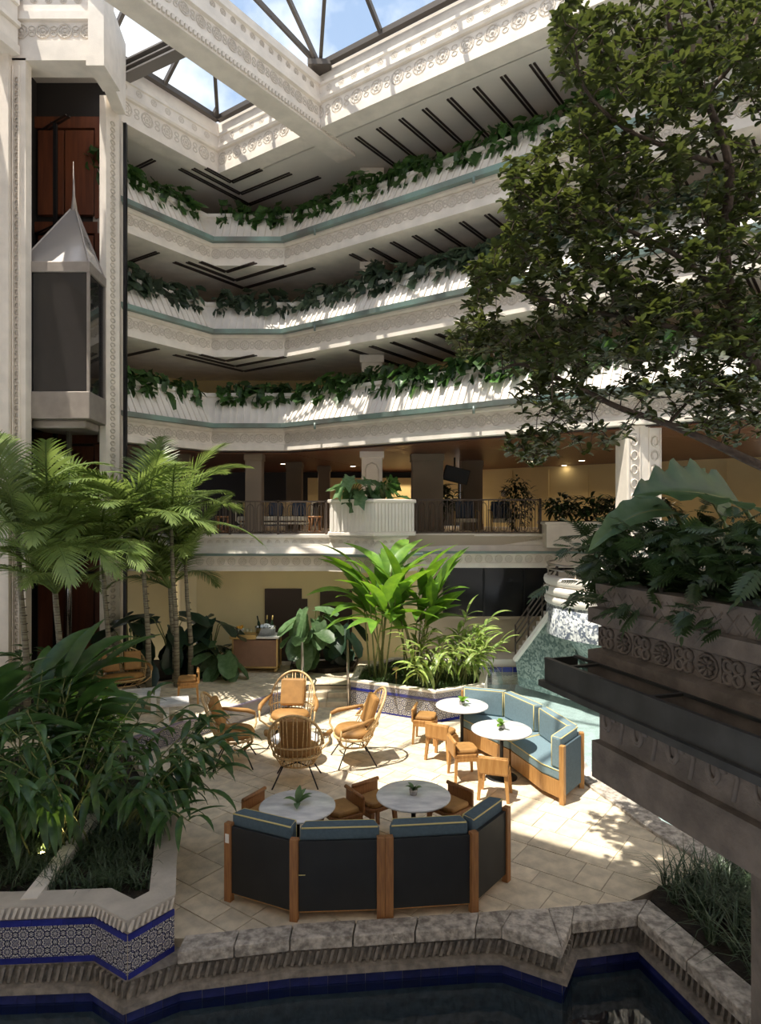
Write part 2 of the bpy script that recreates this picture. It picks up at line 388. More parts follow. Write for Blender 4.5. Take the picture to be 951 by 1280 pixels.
def medallions(parent, path, z, r, off, spacing, i0=0, i1=None, scroll=True, skip=0):
    for i in range(i0, (len(path) - 1) if i1 is None else i1):
        a, b = Vector(path[i]), Vector(path[i + 1]); d = b - a; ln = d.length; d.normalize(); nrm = Vector((d.y, -d.x))
        k = max(1, int(ln / spacing)); yaw = math.atan2(d.y, d.x)
        for q in range(k):
            for part, me, sc_, sh in ((('medallion', RING, r, 0.25),) + ((('scroll', SCROLL, r * .8, .75),) if scroll else ())):
                p = a + d * (ln * (q + sh) / k) + nrm * off
                if p.y < 6.5: continue
                inst(part, me, parent, (p.x, p.y, z), (0, 0, yaw), (sc_, sc_ * .7, sc_))

def band(n, z):
    p = up_path
    o = MB().sweep(p, [(0, z), (0, z + .17), (-.05, z + .19), (-.05, z + .55), (0, z + .57), (.04, z + .6), (.04, z + .66), (-.1, z + .72), (-.3, z + .72), (-.3, z + .3), (-6.5, z + .3), (-6.5, z)])
    par = struct('trim_%d' % n, o, M_['stone'])
    MB().sweep(p, [(.05, z + .665), (.20, z + .665), (.22, z + .79), (.19, z + .79), (.17, z + .7), (.0, z + .7), (-.06, z + .78), (-.1, z + .78), (-.1, z + .665)]).build('copper_gutter', M_['copper'], par, label='weathered verdigris gutter')
    MB().sweep(p, [(-.1, z + .72), (-.66, z + 1.70), (-.60, z + 1.74), (-.60, z + 1.84), (-1.0, z + 1.84), (-1.0, z + .3), (-.3, z + .3)]).build('sloping_panel', M_['panelw'], par)
    # battens on the slope: countable only nearby, joined as one part
    m = MB()
    for i in range(3):
        a, b = Vector(p[i]), Vector(p[i + 1]); d = (b - a); ln = d.length; d.normalize(); nr = Vector((d.y, -d.x)); k = int(ln / .2)
        for q in range(k + 1):
            c = a + d * (ln * q / k)
            # keep battens between the mitres
            t0 = c + nr * -.09; t1 = c + nr * -.63
            m.bar((t0.x, t0.y, z + .75), (t1.x, t1.y, z + 1.68), .045, .05, up=(nr.x, nr.y, .5))
    m.build('batten', M_['panelw'], par, kind='stuff')
    MB().sweep(p, [(-.05, z + .55), (-.02, z + .55), (-.02, z + .585), (-.05, z + .585)]).build('bead', M_['relief'], par)
    medallions(par, p, z + .37, .155, -.045, .40)
    # rainwater spouts
    for t in (1.4, 6.5):
        c = B + RD * t; c = c + Vector((RD.y, -RD.x)) * .2
        MB().tube([(c.x, c.y, z + .7), (c.x, c.y, z + .52)], .035, 6).build('spout', M_['copper'], par)
    return par
TR = {n: band(n, Zb[n]) for n in (2, 3, 4)}

# back walls of the corridors
for n, z in ((2, Zb[2]), (3, Zb[3]), (4, Zb[4])):
    w = struct('wall_corridor_%d' % n, MB().sweep(up_path, [(-3.6, z + .3), (-3.6, z + 2.9), (-3.8, z + 2.9), (-3.8, z + .3)]), M_['beige'] if n > 2 else M_['yellow'])
    for i, (seg, ts) in enumerate(((0, (2.3,)), (1, (1.0, 3.4)), (2, (2, 4.4, 7, 9.6, 12)))):
        a, b = Vector(up_path[seg]), Vector(up_path[seg + 1]); d = (b - a).normalized(); nr = Vector((d.y, -d.x))
        for t in ts:
            c = a + d * t - nr * 3.55; yaw = math.atan2(d.y, d.x)
            M = Matrix.Translation((c.x, c.y, z + .3)) @ Matrix.Rotation(yaw, 4, 'Z')
            MB().box(-.55, .55, -.06, .06, 0, 2.2, M).build('guest_door', M_['door'], w)

# soffits with dark strips
def strips(par, z, path, off0, off1, w=.07, first=.5, sp=.72):
    a, b = Vector(path[-2]), Vector(path[-1])
    nr = Vector((RD.y, -RD.x))
    me = MB().box(0, 1, -.5, .5, -.5, .5).mesh('ceiling_strip', M_['strip'])
    def strip(p, q):
        d = q - p; ln = d.length; yaw = math.atan2(d.y, d.x)
        for s in (-.05, .05):
            n_ = Vector((-d.y, d.x)).normalized() * s
            inst('ceiling_strip', me, par, (p.x + n_.x, p.y + n_.y, z - .01), (0, 0, yaw), (ln, w * .75, .03))
    t = first
    while t < 14:
        c = a + RD * t; strip(c - nr * off0, c - nr * off1); t += sp
    nl = Vector((LD.y, -LD.x)) * -1; al = Vector(path[1])
    t = 1.6
    while t < 5:
        c = al + LD * t; strip(c - nl * off0, c - nl * off1); t += 1.3
    # nested chevrons behind the corner
    for k, s in enumerate((1.0, 1.9, 2.8)):
        c = al + Vector((.3, .5)) + Vector((.12, .75)) * k
        l_ = c + LD * s; r_ = c + Vector((RD.x, RD.y)) * (s + .3)
        strip(l_, c); strip(c, r_)
for n in (3, 4): strips(TR[n], Zb[n], up_path, .45, 3.3, first=2.2)

# ------------------------------------------------------------------ top cornice, ceiling above the last balcony
top_path = [K + LD * 3.25, K, K + RD * 21]
def cornice(name, path, z, m=None):
    pr = [(0, z), (0, z + .2), (-.05, z + .22), (-.05, z + .66), (.02, z + .68), (.05, z + .74), (-.03, z + .80), (-.03, z + .90), (-.08, z + .92), (-.08, z + 1.14), (-.04, z + 1.16), (-.04, z + 1.24), (-.14, z + 1.28), (-.14, z + 1.62), (-.6, z + 1.62), (-.6, z)]
    o = struct(name, MB().sweep(path, pr), M_['stone'])
    medallions(o, path, z + .44, .2, -.05, .62)
    medallions(o, path, z + 1.03, .1, -.08, .42, scroll=False)
    return o
CO = cornice('trim_5', top_path, Z5)
ceil = struct('ceiling', MB().sweep(top_path, [(-.58, Z5), (-5.5, Z5), (-5.5, Z5 + .3), (-.58, Z5 + .3)]), M_['soffit'])
strips(ceil, Z5, [K + LD * 3.25 - Vector((0, 0)), K, K, K + RD * 17], .9, 3.4, first=4.6)
c0 = K; c1 = K + RD * 21; c3 = K + LD * 10.7; c2 = c1 + LD * 10.7
# wall behind the fourth level goes up to the roof
struct('wall_top', MB().sweep(up_path, [(-3.6, Zb[4] + .3), (-3.6, Z5 + .2), (-3.8, Z5 + .2), (-3.8, Zb[4] + .3)]), M_['beige'])
for seg, t in ((2, 10.5), (2, 13)):
    pass
# roof slabs round the opening
def quad(pts, z0, z1, name, m): return struct(name, MB().prism([(p[0], p[1]) for p in pts], z0, z1), m)
e = 9
quad([c3 + LD * .1 - RD * 6, c2 + LD * .1 + RD * 3, c2 + LD * 16 + RD * 3, c3 + LD * 16 - RD * 6], Z5 + .1, Z5 + 1.5, 'ceiling_near', M_['soffit'])
quad([c0 - RD * .6 - LD * 5, c0 - RD * .6 + LD * 11, c0 - RD * 9 + LD * 11, c0 - RD * 9 - LD * 5], Z5 + 1.3, Z5 + 1.62, 'ceiling_left', M_['soffit'])
quad([c0 - LD * .6 - RD * 5, c1 - LD * .6, c1 - LD * 8, c0 - LD * 8 - RD * 5], Z5 + 1.3, Z5 + 1.62, 'ceiling_back', M_['soffit'])
near = struct('trim_6', MB().sweep([c1 + LD * 10.7, c3], [(0, Z5), (0, Z5 + 1.62), (-.5, Z5 + 1.62), (-.5, Z5)]), M_['stone'])

# the big carved beam crossing under the skylight
Mp = K + RD * 4.07
bn = Vector((.823, -.568))
b0 = Mp + LD * 9.5; b1 = Mp - LD * 1.55
beam = struct('trim_7', MB().sweep([b0, b1], [(0, Z5 - .08), (0, Z5 + .25), (-.05, Z5 + .28), (-.05, Z5 + .6), (.03, Z5 + .63), (.03, Z5 + .74), (-.04, Z5 + .78), (-.04, Z5 + .95), (-.09, Z5 + .97), (-.09, Z5 + 1.15), (-.02, Z5 + 1.18), (-.02, Z5 + 1.38),
    (-.62, Z5 + 1.38), (-.62, Z5 - .08)]), M_['stone'])
dent = MB().box(-.035, .035, -.03, .03, -.05, .05).mesh('dentil', M_['relief'])
ln = (b1 - b0).length; dn = (b1 - b0).normalized(); byaw = math.atan2(dn.y, dn.x)
for q in range(70):
    p = b0 + dn * (ln * (.28 + .72 * (q + .5) / 70)) + bn * .02
    inst('dentil', dent, beam, (p.x, p.y, Z5 + .02), (0, 0, byaw))
medallions(beam, [b0, Mp], Z5 + .44, .15, -.04, .45)
medallions(beam, [b0, Mp], Z5 + 1.06, .085, -.08, .3, scroll=False)

# columns standing on the balconies
def ornate_column(name, label, x, y, z0, z1, w, rz=0, group=None):
    t = thing(name, label, 'column', (x, y, z0), rz, group)
    h = z1 - z0
    MB().box(-w / 2, w / 2, -w / 2, w / 2, 0, h).build('shaft', M_['stone'], t, bev=.03)
    m = MB(); MB().box(-w / 2 - .05, w / 2 + .05, -w / 2 - .05, w / 2 + .05, h - .25, h - .02).build('capital', M_['stone'], t, bev=.02)
    MB().box(-w / 2 - .04, w / 2 + .04, -w / 2 - .04, w / 2 + .04, 0, .25).build('plinth', M_['stone'], t, bev=.02)
    s = w * .62
    fr = MB(); zt = h - .4
    pts = [(-s / 2, -w / 2 - .01, .4), (-s / 2, -w / 2 - .01, zt - .2), (-s / 3, -w / 2 - .01, zt - .06), (0, -w / 2 - .01, zt), (s / 3, -w / 2 - .01, zt - .06), (s / 2, -w / 2 - .01, zt - .2), (s / 2, -w / 2 - .01, .4)]
    fr.tube(pts, .018, 4); fr.build('arched_moulding', M_['relief'], t)
    return t
cy = 19.95; cx_ = (465 - CX) * cy / F
for n, z0, z1, lb in ((1, 3.78, Zb[2], 'white square column behind the middle planter on the terrace level'), (2, Zb[2] + .3, Zb[3], 'white square column rising from the lowest upper balcony'), (3, Zb[3] + .3, Zb[4], 'white square column rising from the middle upper balcony'), (4, Zb[4] + .3, Z5, 'white square column under the carved roof beam, top balcony')):
    ornate_column('square_column', lb, cx_, cy, z0, z1, .62)
# large front column at right
oc = thing('square_column', 'tall sunlit carved column right of the terrace, partly behind big leaves', 'column', (5.62, 14.5, -.1))
MB().box(-.37, .37, -.37, .37, 0, 6.35).build('shaft', M_['stone'], oc, bev=.03)
sm = MB()
for q in range(20): sm.tube([(.07 * math.cos(a), 0, q * .3 + .3 + .1 * math.sin(a)) for a in [k * math.pi / 4 for k in range(8)]], .022, 4, closed=True)
sme = sm.mesh('carved_strip', M_['relief'])
for x in (-.22, .22):
    inst('carved_strip', sme, oc, (x, -.38, 0))
    MB().box(x - .13, x - .11, -.39, -.37, .1, 6.3).box(x + .11, x + .13, -.39, -.37, .1, 6.3).build('fillet', M_['stone'], oc)

# ------------------------------------------------------------------ skylight
P = .85; zt = Z5 + 1.62
ri0 = c0 + (RD + LD) * 5.35; ri1 = c1 + (LD - RD) * 5.35; zr = zt + P * 5.35
def v3(p, z): return (p.x, p.y, z)
sk = thing('skylight', 'pitched glass skylight with bronze glazing bars over the courtyard', 'skylight', (0, 0, 0))
slopes = [(c0, c1, ri1, ri0), (c0, c3, ri0, ri0), (c3, c2, ri1, ri0), (c1, c2, ri1, ri1)]
def pane(pts):
    m = MB(); n = len(pts); v = [Vector(p) for p in pts]; nm = (v[1] - v[0]).cross(v[2] - v[0]).normalized() * .006
    m.add([p + nm for p in v] + [p - nm for p in v], [tuple(range(n)), tuple(range(2 * n - 1, n - 1, -1))] + [(i, n + i, n + (i + 1) % n, (i + 1) % n) for i in range(n)])
    m.build('pane', M_['glass'], sk)
# back slope panes between bars
def slope_panes(o, d, inw, ln, sp):
    ts = [0.0]; t = sp
    while t < ln - .1: ts.append(t); t += sp
    ts.append(ln)
    for a, b in zip(ts, ts[1:]):
        ha = min(a, ln - a, 5.35); hb = min(b, ln - b, 5.35)
        q = [v3(o + d * a, zt), v3(o + d * b, zt), v3(o + d * b + inw * hb, zt + P * hb), v3(o + d * a + inw * ha, zt + P * ha)]
        if ha < .01: q = q[:3]
        elif hb < .01: q = [q[0], q[1], q[3]]
        pane(q)
        if 0 < b < ln - .1:
            MB().bar(q[1], q[2] if ha >= .01 or hb > .01 else q[2], .09, .12).build('glazing_bar', M_['mull'], sk)
slope_panes(c0, RD, LD, 21, 2.03); slope_panes(c3, -LD, RD, 10.7, 1.75)
slope_panes(c2, -RD, -LD, 21, 3.0); slope_panes(c1, LD, -RD, 10.7, 1.75)
for a, b in ((v3(c0, zt), v3(ri0, zr)), (v3(c1, zt), v3(ri1, zr)), (v3(c2, zt), v3(ri1, zr)), (v3(c3, zt), v3(ri0, zr)), (v3(ri0, zr), v3(ri1, zr))):
    MB().bar(a, b, .10, .12).build('hip_bar', M_['mull'], sk)
for a, b in ((c0, c1), (c0, c3), (c3, c2), (c1, c2)):
    MB().bar(v3(a, zt + .02), v3(b, zt + .02), .16, .14).build('sill_bar', M_['mull'], sk)
mz = v3(Mp, zt); MB().bar(mz, v3(Mp + LD * 3 + RD * 3, zt + P * 3), .09, .12).build('glazing_bar', M_['mull'], sk)
MB().bar(mz, v3(Mp + LD * 3 - RD * 1.8, zt + P * 3), .09, .12).build('glazing_bar', M_['mull'], sk)
MB().box(-.3, .3, -.3, .3, 0, .14, Matrix.Translation((Mp.x, Mp.y, zt - .12))).build('bar_shoe', M_['mull'], sk)
sb = MB(); a_ = at(140, 98, 17.6); b_ = at(262, 40, 16.4)
sb.bar(a_, b_, .32, .04); d_ = Vector((0, 0, .17))
sb.bar(a_ + d_, b_ + d_, .34, .05); sb.bar(a_ - d_, b_ - d_, .34, .05); sb.bar(a_, b_, .05, .34)
tag(sb.build('steel_beam', M_['steel'], bev=.005), 'dark grey steel beam crossing below the glass beside the lift tower', 'beam')
sb2 = MB(); sb2.bar(at(262, 0, 15.0), at(300, -6, 15.0), .3, .3); 
db = at(287, 8, 14.2)
MB()

# ------------------------------------------------------------------ lift tower at left
ty = 15.3
def pier(name, x0, x1, y0, y1, z0, z1, side=True):
    m = MB().box(x0, x1, y0, y1, z0, z1); o = struct(name, m, M_['stone'])
    return o
lp = pier('wall_lift_left', -11.5, -8.35, 14.9, 15.4, -.1, 16.4)
lp2 = pier('wall_lift_left_edge', -8.35, -8.04, 15.05, 15.3, -.1, Z5 + .1)
for nm, par_, x, y in (('carved_strip', lp2, -8.24, 15.0), ):
    sm = MB()
    for q in range(90): sm.tube([(x + .04 * math.cos(a), y + .03, .4 + q * .155 + .055 * math.sin(a)) for a in [k * math.pi / 3 for k in range(6)]], .02, 3, closed=True)
    sm.build(nm, M_['relief'], par_, kind='stuff')
    MB().box(x - .08, x - .06, y - .01, y + .06, .2, 14.5).box(x + .06, x + .08, y - .01, y + .06, .2, 14.5).build('fillet', M_['stone'], par_)
rp_ = struct('wall_lift_right', MB().prism([(-7.0, 16.55), (-6.84, 16.55), (-6.68, 17.0), (-6.85, 17.75), (-7.2, 17.75)], -.1, Z5 + .2), M_['stone'])
sm = MB()
for q in range(90): sm.tube([(-6.755 + .028 * math.cos(a), 16.76 + .07 * math.cos(a), .4 + q * .155 + .055 * math.sin(a)) for a in [k * math.pi / 3 for k in range(6)]], .02, 3, closed=True)
sm.build('carved_strip', M_['relief'], rp_, kind='stuff')
liftpath = [Vector((-8.35, 15.05)), Vector((-6.25, 15.05)), Vector((-6.58, 16.9))]
lc = struct('trim_8', MB().sweep([Vector((-8.35, 15.05)), Vector((-6.28, 15.05))], [(0, Z5 + .05), (0, Z5 + .5), (-.05, Z5 + .52), (-.05, Z5 + .95), (.03, Z5 + .97), (.03, Z5 + 1.15), (-.04, Z5 + 1.17), (-.04, Z5 + 1.34), (-.07, Z5 + 1.36), (-.07, Z5 + 1.58), (0, Z5 + 1.6), (0, Z5 + 1.75), (-.6, Z5 + 1.75), (-.6, Z5 + .05)]), M_['stone'])
medallions(lc, [Vector((-8.3, 15.05)), Vector((-6.3, 15.05))], Z5 + .74, .18, -.04, .5)
medallions(lc, [Vector((-8.3, 15.05)), Vector((-6.3, 15.05))], Z5 + 1.47, .09, -.06, .3, scroll=False)
MB().prism([(-6.5, 15.05), (-6.25, 15.05), (-6.5, 16.95), (-6.8, 16.95)], Z5 - .05, Z5 + 1.75).build('return_face', M_['stone'], lc)
MB().box(-6.60, -6.24, 14.98, 15.3, Z5 - .05, Z5 + 1.75).build('corner_pilaster', M_['stone'], lc)
MB().box(-6.64, -6.23, 14.97, 15.9, Z5 - .12, Z5 + .12).build("corner_block", M_["stone"], lc)
cl = [Vector((-9.8, 10.5)), Vector((-8.05, 14.9))]
lf = struct('trim_9', MB().sweep([Vector((-8.85, 12.5)), Vector((-8.12, 14.95))], [(0, Z5 + .1), (0, Z5 + .3), (-.05, Z5 + .32), (-.05, Z5 + .7), (.03, Z5 + .72), (.03, Z5 + .82), (-.06, Z5 + .86), (-.06, Z5 + 1.2), (0, Z5 + 1.22), (0, Z5 + 1.62), (-.5, Z5 + 1.62), (-.5, Z5 + .1)]), M_['stone'])
# shaft lining
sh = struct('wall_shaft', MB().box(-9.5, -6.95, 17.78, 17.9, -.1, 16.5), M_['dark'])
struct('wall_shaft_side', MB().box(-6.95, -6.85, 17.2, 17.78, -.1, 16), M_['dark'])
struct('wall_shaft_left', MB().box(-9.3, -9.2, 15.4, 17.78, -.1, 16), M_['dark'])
for lev, z0 in enumerate((.4, 3.8, 6.6, 9.4, 12.2)):
    for k, (x0, x1) in enumerate(((-9.1, -8.42), (-8.38, -7.62))):
        MB().box(x0, x1, 17.64, 17.78, z0 + .1, z0 + 2.35).build('lift_door_leaf', M_['darkwood'], sh, bev=.01)
    MB().box(-9.2, -7.3, 17.66, 17.78, z0 + 2.42, z0 + 2.72).build('door_header', M_['darkwood'], sh)
    MB().box(-7.58, -7.3, 17.62, 17.78, z0, z0 + 2.4).build('door_jamb', M_['darkwood'], sh)
    MB().lathe([(0, 0), (.03, .0), (.03, .05), (0, .06)], 8, M=Matrix.Translation((-8.7, 17.6, z0 + 2.5)) @ Matrix.Rotation(R(90), 4, 'X')).build('indicator', M_['chrome'], sh)
# the glass lift car
lift = thing('glass_lift', 'hexagonal tinted glass lift car with pointed glass roof in the shaft', 'lift', (-7.47, 16.1, 0))
hexp = [(-.85, -.8), (.76, -.8), (.68, .3), (.35, 1.0), (-.7, 1.0), (-1.0, .2)]
def hx(s): return [(x * s, y * s) for x, y in hexp]
MB().prism(hx(.95), 7.15, 9.95).build('glass_wall', M_['liftglass'], lift)
for x, y in hexp[:4]: MB().box(x * .96 - .03, x * .96 + .03, y * .96 - .03, y * .96 + .03, 7.1, 10.0).build('corner_post', M_['lift'], lift)
MB().box(-.66, -.62, -.785, -.76, 7.15, 9.95).build('window_mullion', M_['blackmetal'], lift)
MB().prism(hx(1.02), 9.93, 10.18).build('roof_band', M_['lift'], lift, bev=.02)
ap = (-.0, .1, 11.75)
for i in range(6):
    a, b = hx(.98)[i], hx(.98)[(i + 1) % 6]
    MB().add([(a[0], a[1], 10.16), (b[0], b[1], 10.16), (b[0] * .08, .1 + b[1] * .08, 11.75), (a[0] * .08, .1 + a[1] * .08, 11.75), (a[0] * .95, a[1] * .95, 10.12), (b[0] * .95, b[1] * .95, 10.12)], [(0, 1, 2, 3), (5, 4, 3, 2)]).build('roof_pane', M_['liftroof'], lift)
    MB().bar((a[0], a[1], 10.17), (a[0] * .08, .1 + a[1] * .08, 11.76), .03, .03).build('roof_rib', M_['lift'], lift)
MB().tube([(0, .1, 11.7), (-.01, .1, 12.1), (-.02, .1, 12.95)], [.09, .035, .006], 8).build('spire', M_['lift'], lift)
m = MB().prism(hx(1.02), 6.55, 7.18); m.build('skirt', M_['lift'], lift, bev=.02)
MB().prism(hx(.8), 6.35, 6.56).build('base_plate', M_['lift'], lift, bev=.05)
MB().tube([(-.08, 0, -.1), (-.08, 0, 6.4)], .07, 10).build('piston', M_['chrome'], lift)
for x in (-.9, .9): MB().box(x - .04, x + .04, .95, 1.05, 0, 14.4).build('guide_rail', M_['blackmetal'], lift)

# ------------------------------------------------------------------ terrace level (first floor)
ZF = 3.78
fl1 = struct('floor_terrace', MB().prism([(-9, 18.0), (-1.4, 18.0), (1.0, 18.4), (9, 18.6), (14, 14), (20, 14), (20, 40), (-14, 40), (-14, 18)], ZF - .35, ZF - .02), M_['beige'])
ledge = [Vector((-7.0, 17.2)), Vector((-1.42, 17.2)), Vector((-.15, 16.6)), Vector((.98, 17.35)), Vector((.98, 18.2)), Vector((9.5, 18.2))]
zl = 2.87
lg = struct('trim_1', MB().sweep(ledge, [(0, zl), (0, zl + .12), (-.04, zl + .13), (-.04, zl + .36), (.03, zl + .38), (.03, zl + .42), (-.15, zl + .44), (-.22, zl + .60), (-.26, zl + .62), (-.30, zl + .84), (-.24, zl + .86), (-.24, zl + .93), (-1.0, zl + .93), (-1.0, zl)]), M_['stone'])
MB().sweep(ledge, [(.02, zl + .39), (.12, zl + .40), (.13, zl + .46), (.10, zl + .46), (-.12, zl + .45), (-.12, zl + .39)]).build('copper_gutter', M_['copper'], lg, label='verdigris copper gutter')
medallions(lg, ledge, zl + .245, .11, -.04, .27, scroll=False)
medallions(lg, ledge, zl + .73, .07, -.28, .22, scroll=False)
# projecting fluted planter
pl1 = [(-1.36, 17.75), (-1.30, 17.3), (-.17, 16.82), (.88, 17.45), (.93, 18.3), (-.2, 18.9)]
pp = thing('fluted_planter', 'white fluted stone planter box projecting between the two railings', 'planter', (0, 0, ZF))
MB().prism(pl1, 0, .88).build('box', M_['panelw'], pp)
def off_poly(pts, s): c = Vector((sum(p[0] for p in pts) / len(pts), sum(p[1] for p in pts) / len(pts))); return [tuple(c + (Vector(p) - c) * s) for p in pts]
MB().prism(off_poly(pl1, 1.05), .86, .95).build('rim', M_['stone'], pp, bev=.02)
MB().prism(off_poly(pl1, 1.04), 0, .10).build('plinth', M_['stone'], pp, bev=.02)
for i in (1, 2):
    a, b = Vector(pl1[i]), Vector(pl1[i + 1]); d = (b - a); L_ = d.length; d.normalize(); yaw = math.atan2(d.y, d.x); k = 12
    me = MB().box(-.03, .03, -.03, .03, .12, .84).mesh('flute', M_['panelw'])
    for q in range(k):
        p = a + d * (L_ * (q + .5) / k); inst('flute', me, pp, (p.x, p.y, 0), (0, 0, yaw), (1, 1 if i == 2 else .6, 1))
MB().prism(off_poly(pl1, .93), .86, .955).build('soil', M_['soil'], pp)

# railings
def railing(label, x0, x1, y, npan, h=.94):
    t = thing('iron_railing', label, 'railing', (x0, y, ZF - .02)); w = x1 - x0
    MB().box(0, w, -.03, .03, h - .04, h).build('handrail', M_['rail'], t); MB().box(0, w, -.02, .02, .06, .09).build('bottom_rail', M_['rail'], t)
    loop = MB(); s = .09
    loop.tube([(-s, 0, .12), (-s, 0, h - .2), (-s * .6, 0, h - .12), (0, 0, h - .09), (s * .6, 0, h - .12), (s, 0, h - .2), (s, 0, .12 + .08), (s * .6, 0, .12), (0, 0, .1), (-s * .6, 0, .12)], .011, 4, closed=True)
    lm = loop.mesh('loop', M_['rail']); bar = MB().box(-.009, .009, -.009, .009, .08, h - .03).mesh('baluster', M_['rail'])
    k = int(w / .27)
    for q in range(k):
        inst('loop', lm, t, (w * (q + .5) / k, 0, 0)); inst('baluster', bar, t, (w * (q + .5) / k, 0, 0)); inst('baluster', bar, t, (w * q / k, 0, 0))
    for q in range(npan + 1): MB().box(-.03, .03, -.03, .03, 0, h + .02).build('post', M_['rail'], t, loc=(w * q / npan, 0, 0))
    return t
railing('iron loop railing left of the white fluted planter', -6.6, -1.45, 17.75, 4)
railing('dark iron loop railing right of the white fluted planter', 1.0, 4.45, 18.5, 1, h=1.0)
# parapet planter to the right of the railings
pr2 = thing('parapet_planter', 'shaded stone planter wall right of the dark railing', 'planter', (0, 0, ZF))
MB().box(4.5, 8.2, 18.0, 18.9, -.35, .30).build('box', M_['stone'], pr2, bev=.02); MB().box(4.45, 8.3, 17.92, 18.95, .28, .36).build('rim', M_['stone'], pr2, bev=.02)
MB().box(4.6, 8.1, 18.05, 18.85, .3, .37).build('soil', M_['soil'], pr2)

# wooden soffit under the lowest upper balcony (boards)
wz = Zb[2] - .01
wc = struct('ceiling_wood', MB().sweep(up_path, [(-.25, wz - .03), (-.25, wz), (-13, wz), (-13, wz - .03)]), M_['strip'])
m = MB()
nb = 40
bme = MB().box(0, 1, -.135, .135, -.02, 0).mesh('board', M_['wood'])
for q in range(nb):
    o_ = -.42 - q * .29
    for i in range(3):
        a, b = Vector(up_path[i]), Vector(up_path[i + 1]); d = (b - a).normalized(); nr = Vector((d.y, -d.x))
        # mitre ends
        def end(j, o_):
            ds = []
            if j > 0: ds.append((Vector(up_path[j]) - Vector(up_path[j - 1])).normalized())
            if j < 3: ds.append((Vector(up_path[j + 1]) - Vector(up_path[j])).normalized())
            ns_ = [Vector((x.y, -x.x)) for x in ds]
            if len(ns_) == 1: mt = ns_[0]
            else:
                bb = (ns_[0] + ns_[1]).normalized(); mt = bb / bb.dot(ns_[0])
            return Vector(up_path[j]) + mt * o_
        p, r_ = end(i, o_), end(i + 1, o_)
        inst('board', bme, wc, (p.x, p.y, wz - .035), (0, 0, math.atan2(d.y, d.x)), ((r_ - p).length, 1, 1))
# deep interior of the lounge
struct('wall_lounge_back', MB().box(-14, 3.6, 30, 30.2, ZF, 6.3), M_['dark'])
yw = struct('wall_yellow', MB().bar((3.83, 28.5, (ZF + 6.2) / 2), (12.5, 21.6, (ZF + 6.2) / 2), .2, 6.2 - ZF), M_['yellow'])
for k in range(7):
    p = Vector((3.83, 28.5)) + (Vector((12.5, 21.6)) - Vector((3.83, 28.5))) * (k + .3) / 7
    MB().box(-.03, .03, -.16, -.08, 0, 2.3, Matrix.Translation((p.x, p.y, ZF)) @ Matrix.Rotation(-.67, 4, 'Z')).build('panel_moulding', M_['yellow'], yw)
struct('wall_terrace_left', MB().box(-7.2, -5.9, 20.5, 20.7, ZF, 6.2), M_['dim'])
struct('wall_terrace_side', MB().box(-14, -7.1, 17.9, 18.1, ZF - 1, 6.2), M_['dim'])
glow_strip = struct('wall_glow_strip', MB().box(-3.2, 3.4, 29.2, 29.4, 4.9, 5.9), M_['yellow'])  # added yellow strip standing in for the warm lit ceiling far back
for x, y, w, lb in ((-3.9, 20.6, .5, 'grey square pillar left of the sofa on the terrace level'), (-3.1, 24.0, .55, 'grey square pillar behind the terrace sofa'), (-2.2, 26, .45, 'slim far pillar in the dark lounge'), (1.45, 20.8, .95, 'broad dark grey pillar just right of the fluted planter'), (3.2, 23.4, .7, 'shaded pillar beside the yellow lounge wall')):
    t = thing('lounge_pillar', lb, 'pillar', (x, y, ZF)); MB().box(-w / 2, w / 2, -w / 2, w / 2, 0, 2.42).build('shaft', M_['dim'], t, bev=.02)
    MB().box(-w / 2 - .03, w / 2 + .03, -w / 2 - .03, w / 2 + .03, 0, .2).build('plinth', M_['dim'], t)
    MB().box(-w / 2 - .03, w / 2 + .03, -w / 2 - .03, w / 2 + .03, 2.2, 2.4).build('capital', M_['dim'], t)
# recessed ceiling lamps
lampme = MB().lathe([(0, -.002), (.10, -.002), (.13, 0), (.13, .03)], 12)
LP = [(565, 586, .10, 'nearest and largest recessed ceiling lamp above the dark railing'), (520, 593, 0, 'recessed ceiling lamp above the dark pillar'), (662, 577, 0, 'recessed ceiling lamp second from the right in the wooden ceiling'), (705, 582, 0, 'recessed ceiling lamp furthest back above the yellow wall'), (727, 576, 0, 'recessed ceiling lamp nearest the tall carved column'),
      (687, 569, .05, 'bright recessed lamp near the edge of the wooden ceiling'), (354, 580, 0, 'recessed lamp left of the middle column'), (337, 592, 0, 'small recessed lamp above the terrace sofa'), (441, 583, 0, 'recessed lamp beside the middle column')]
for px, py, dr, lb in LP:
    zz = wz - .06; Y = F * (zz - H) / (HY - py); X = (px - CX) * Y / F
    t = thing('ceiling_lamp', lb, 'lamp', (X, Y, zz)); s = 1 + dr * 6
    MB().lathe([(0, 0), (.10 * s, 0)], 12).build('glowing_disc', M_['lamp'], t)
    MB().lathe([(.10 * s, .0), (.14 * s, -.004), (.14 * s, .02)], 12).build('trim_ring', M_['white'], t)
for x, y, e_ in ((6, 23, 4), (-3, 26, 5), (1, 27.5, 25), (8.5, 20.5, 4)):
    ld = bpy.data.lights.new('lounge_light', 'SPOT'); ld.energy = e_ * 4; ld.color = (1, .78, .5); ld.shadow_soft_size = .05; ld.spot_size = R(150)
    lo = bpy.data.objects.new('lounge_light', ld); COL.objects.link(lo); lo.location = (x, y, 6.1)
for px, Y in ((629, 25.9), (775, 21.6)):
    p = at(px, 617, Y - 1.0); t = thing('wall_sconce', ('left' if px < 700 else 'right') + ' one of two small sconces on the yellow terrace wall', 'lamp', p)
    MB().lathe([(.02, -.12), (.09, -.1), (.09, .12), (.02, .14)], 10).build('glass_shade', M_['liftroof'], t); MB().box(-.04, .04, .05, .25, -.2, -.1).build('bracket', M_['brass'], t)

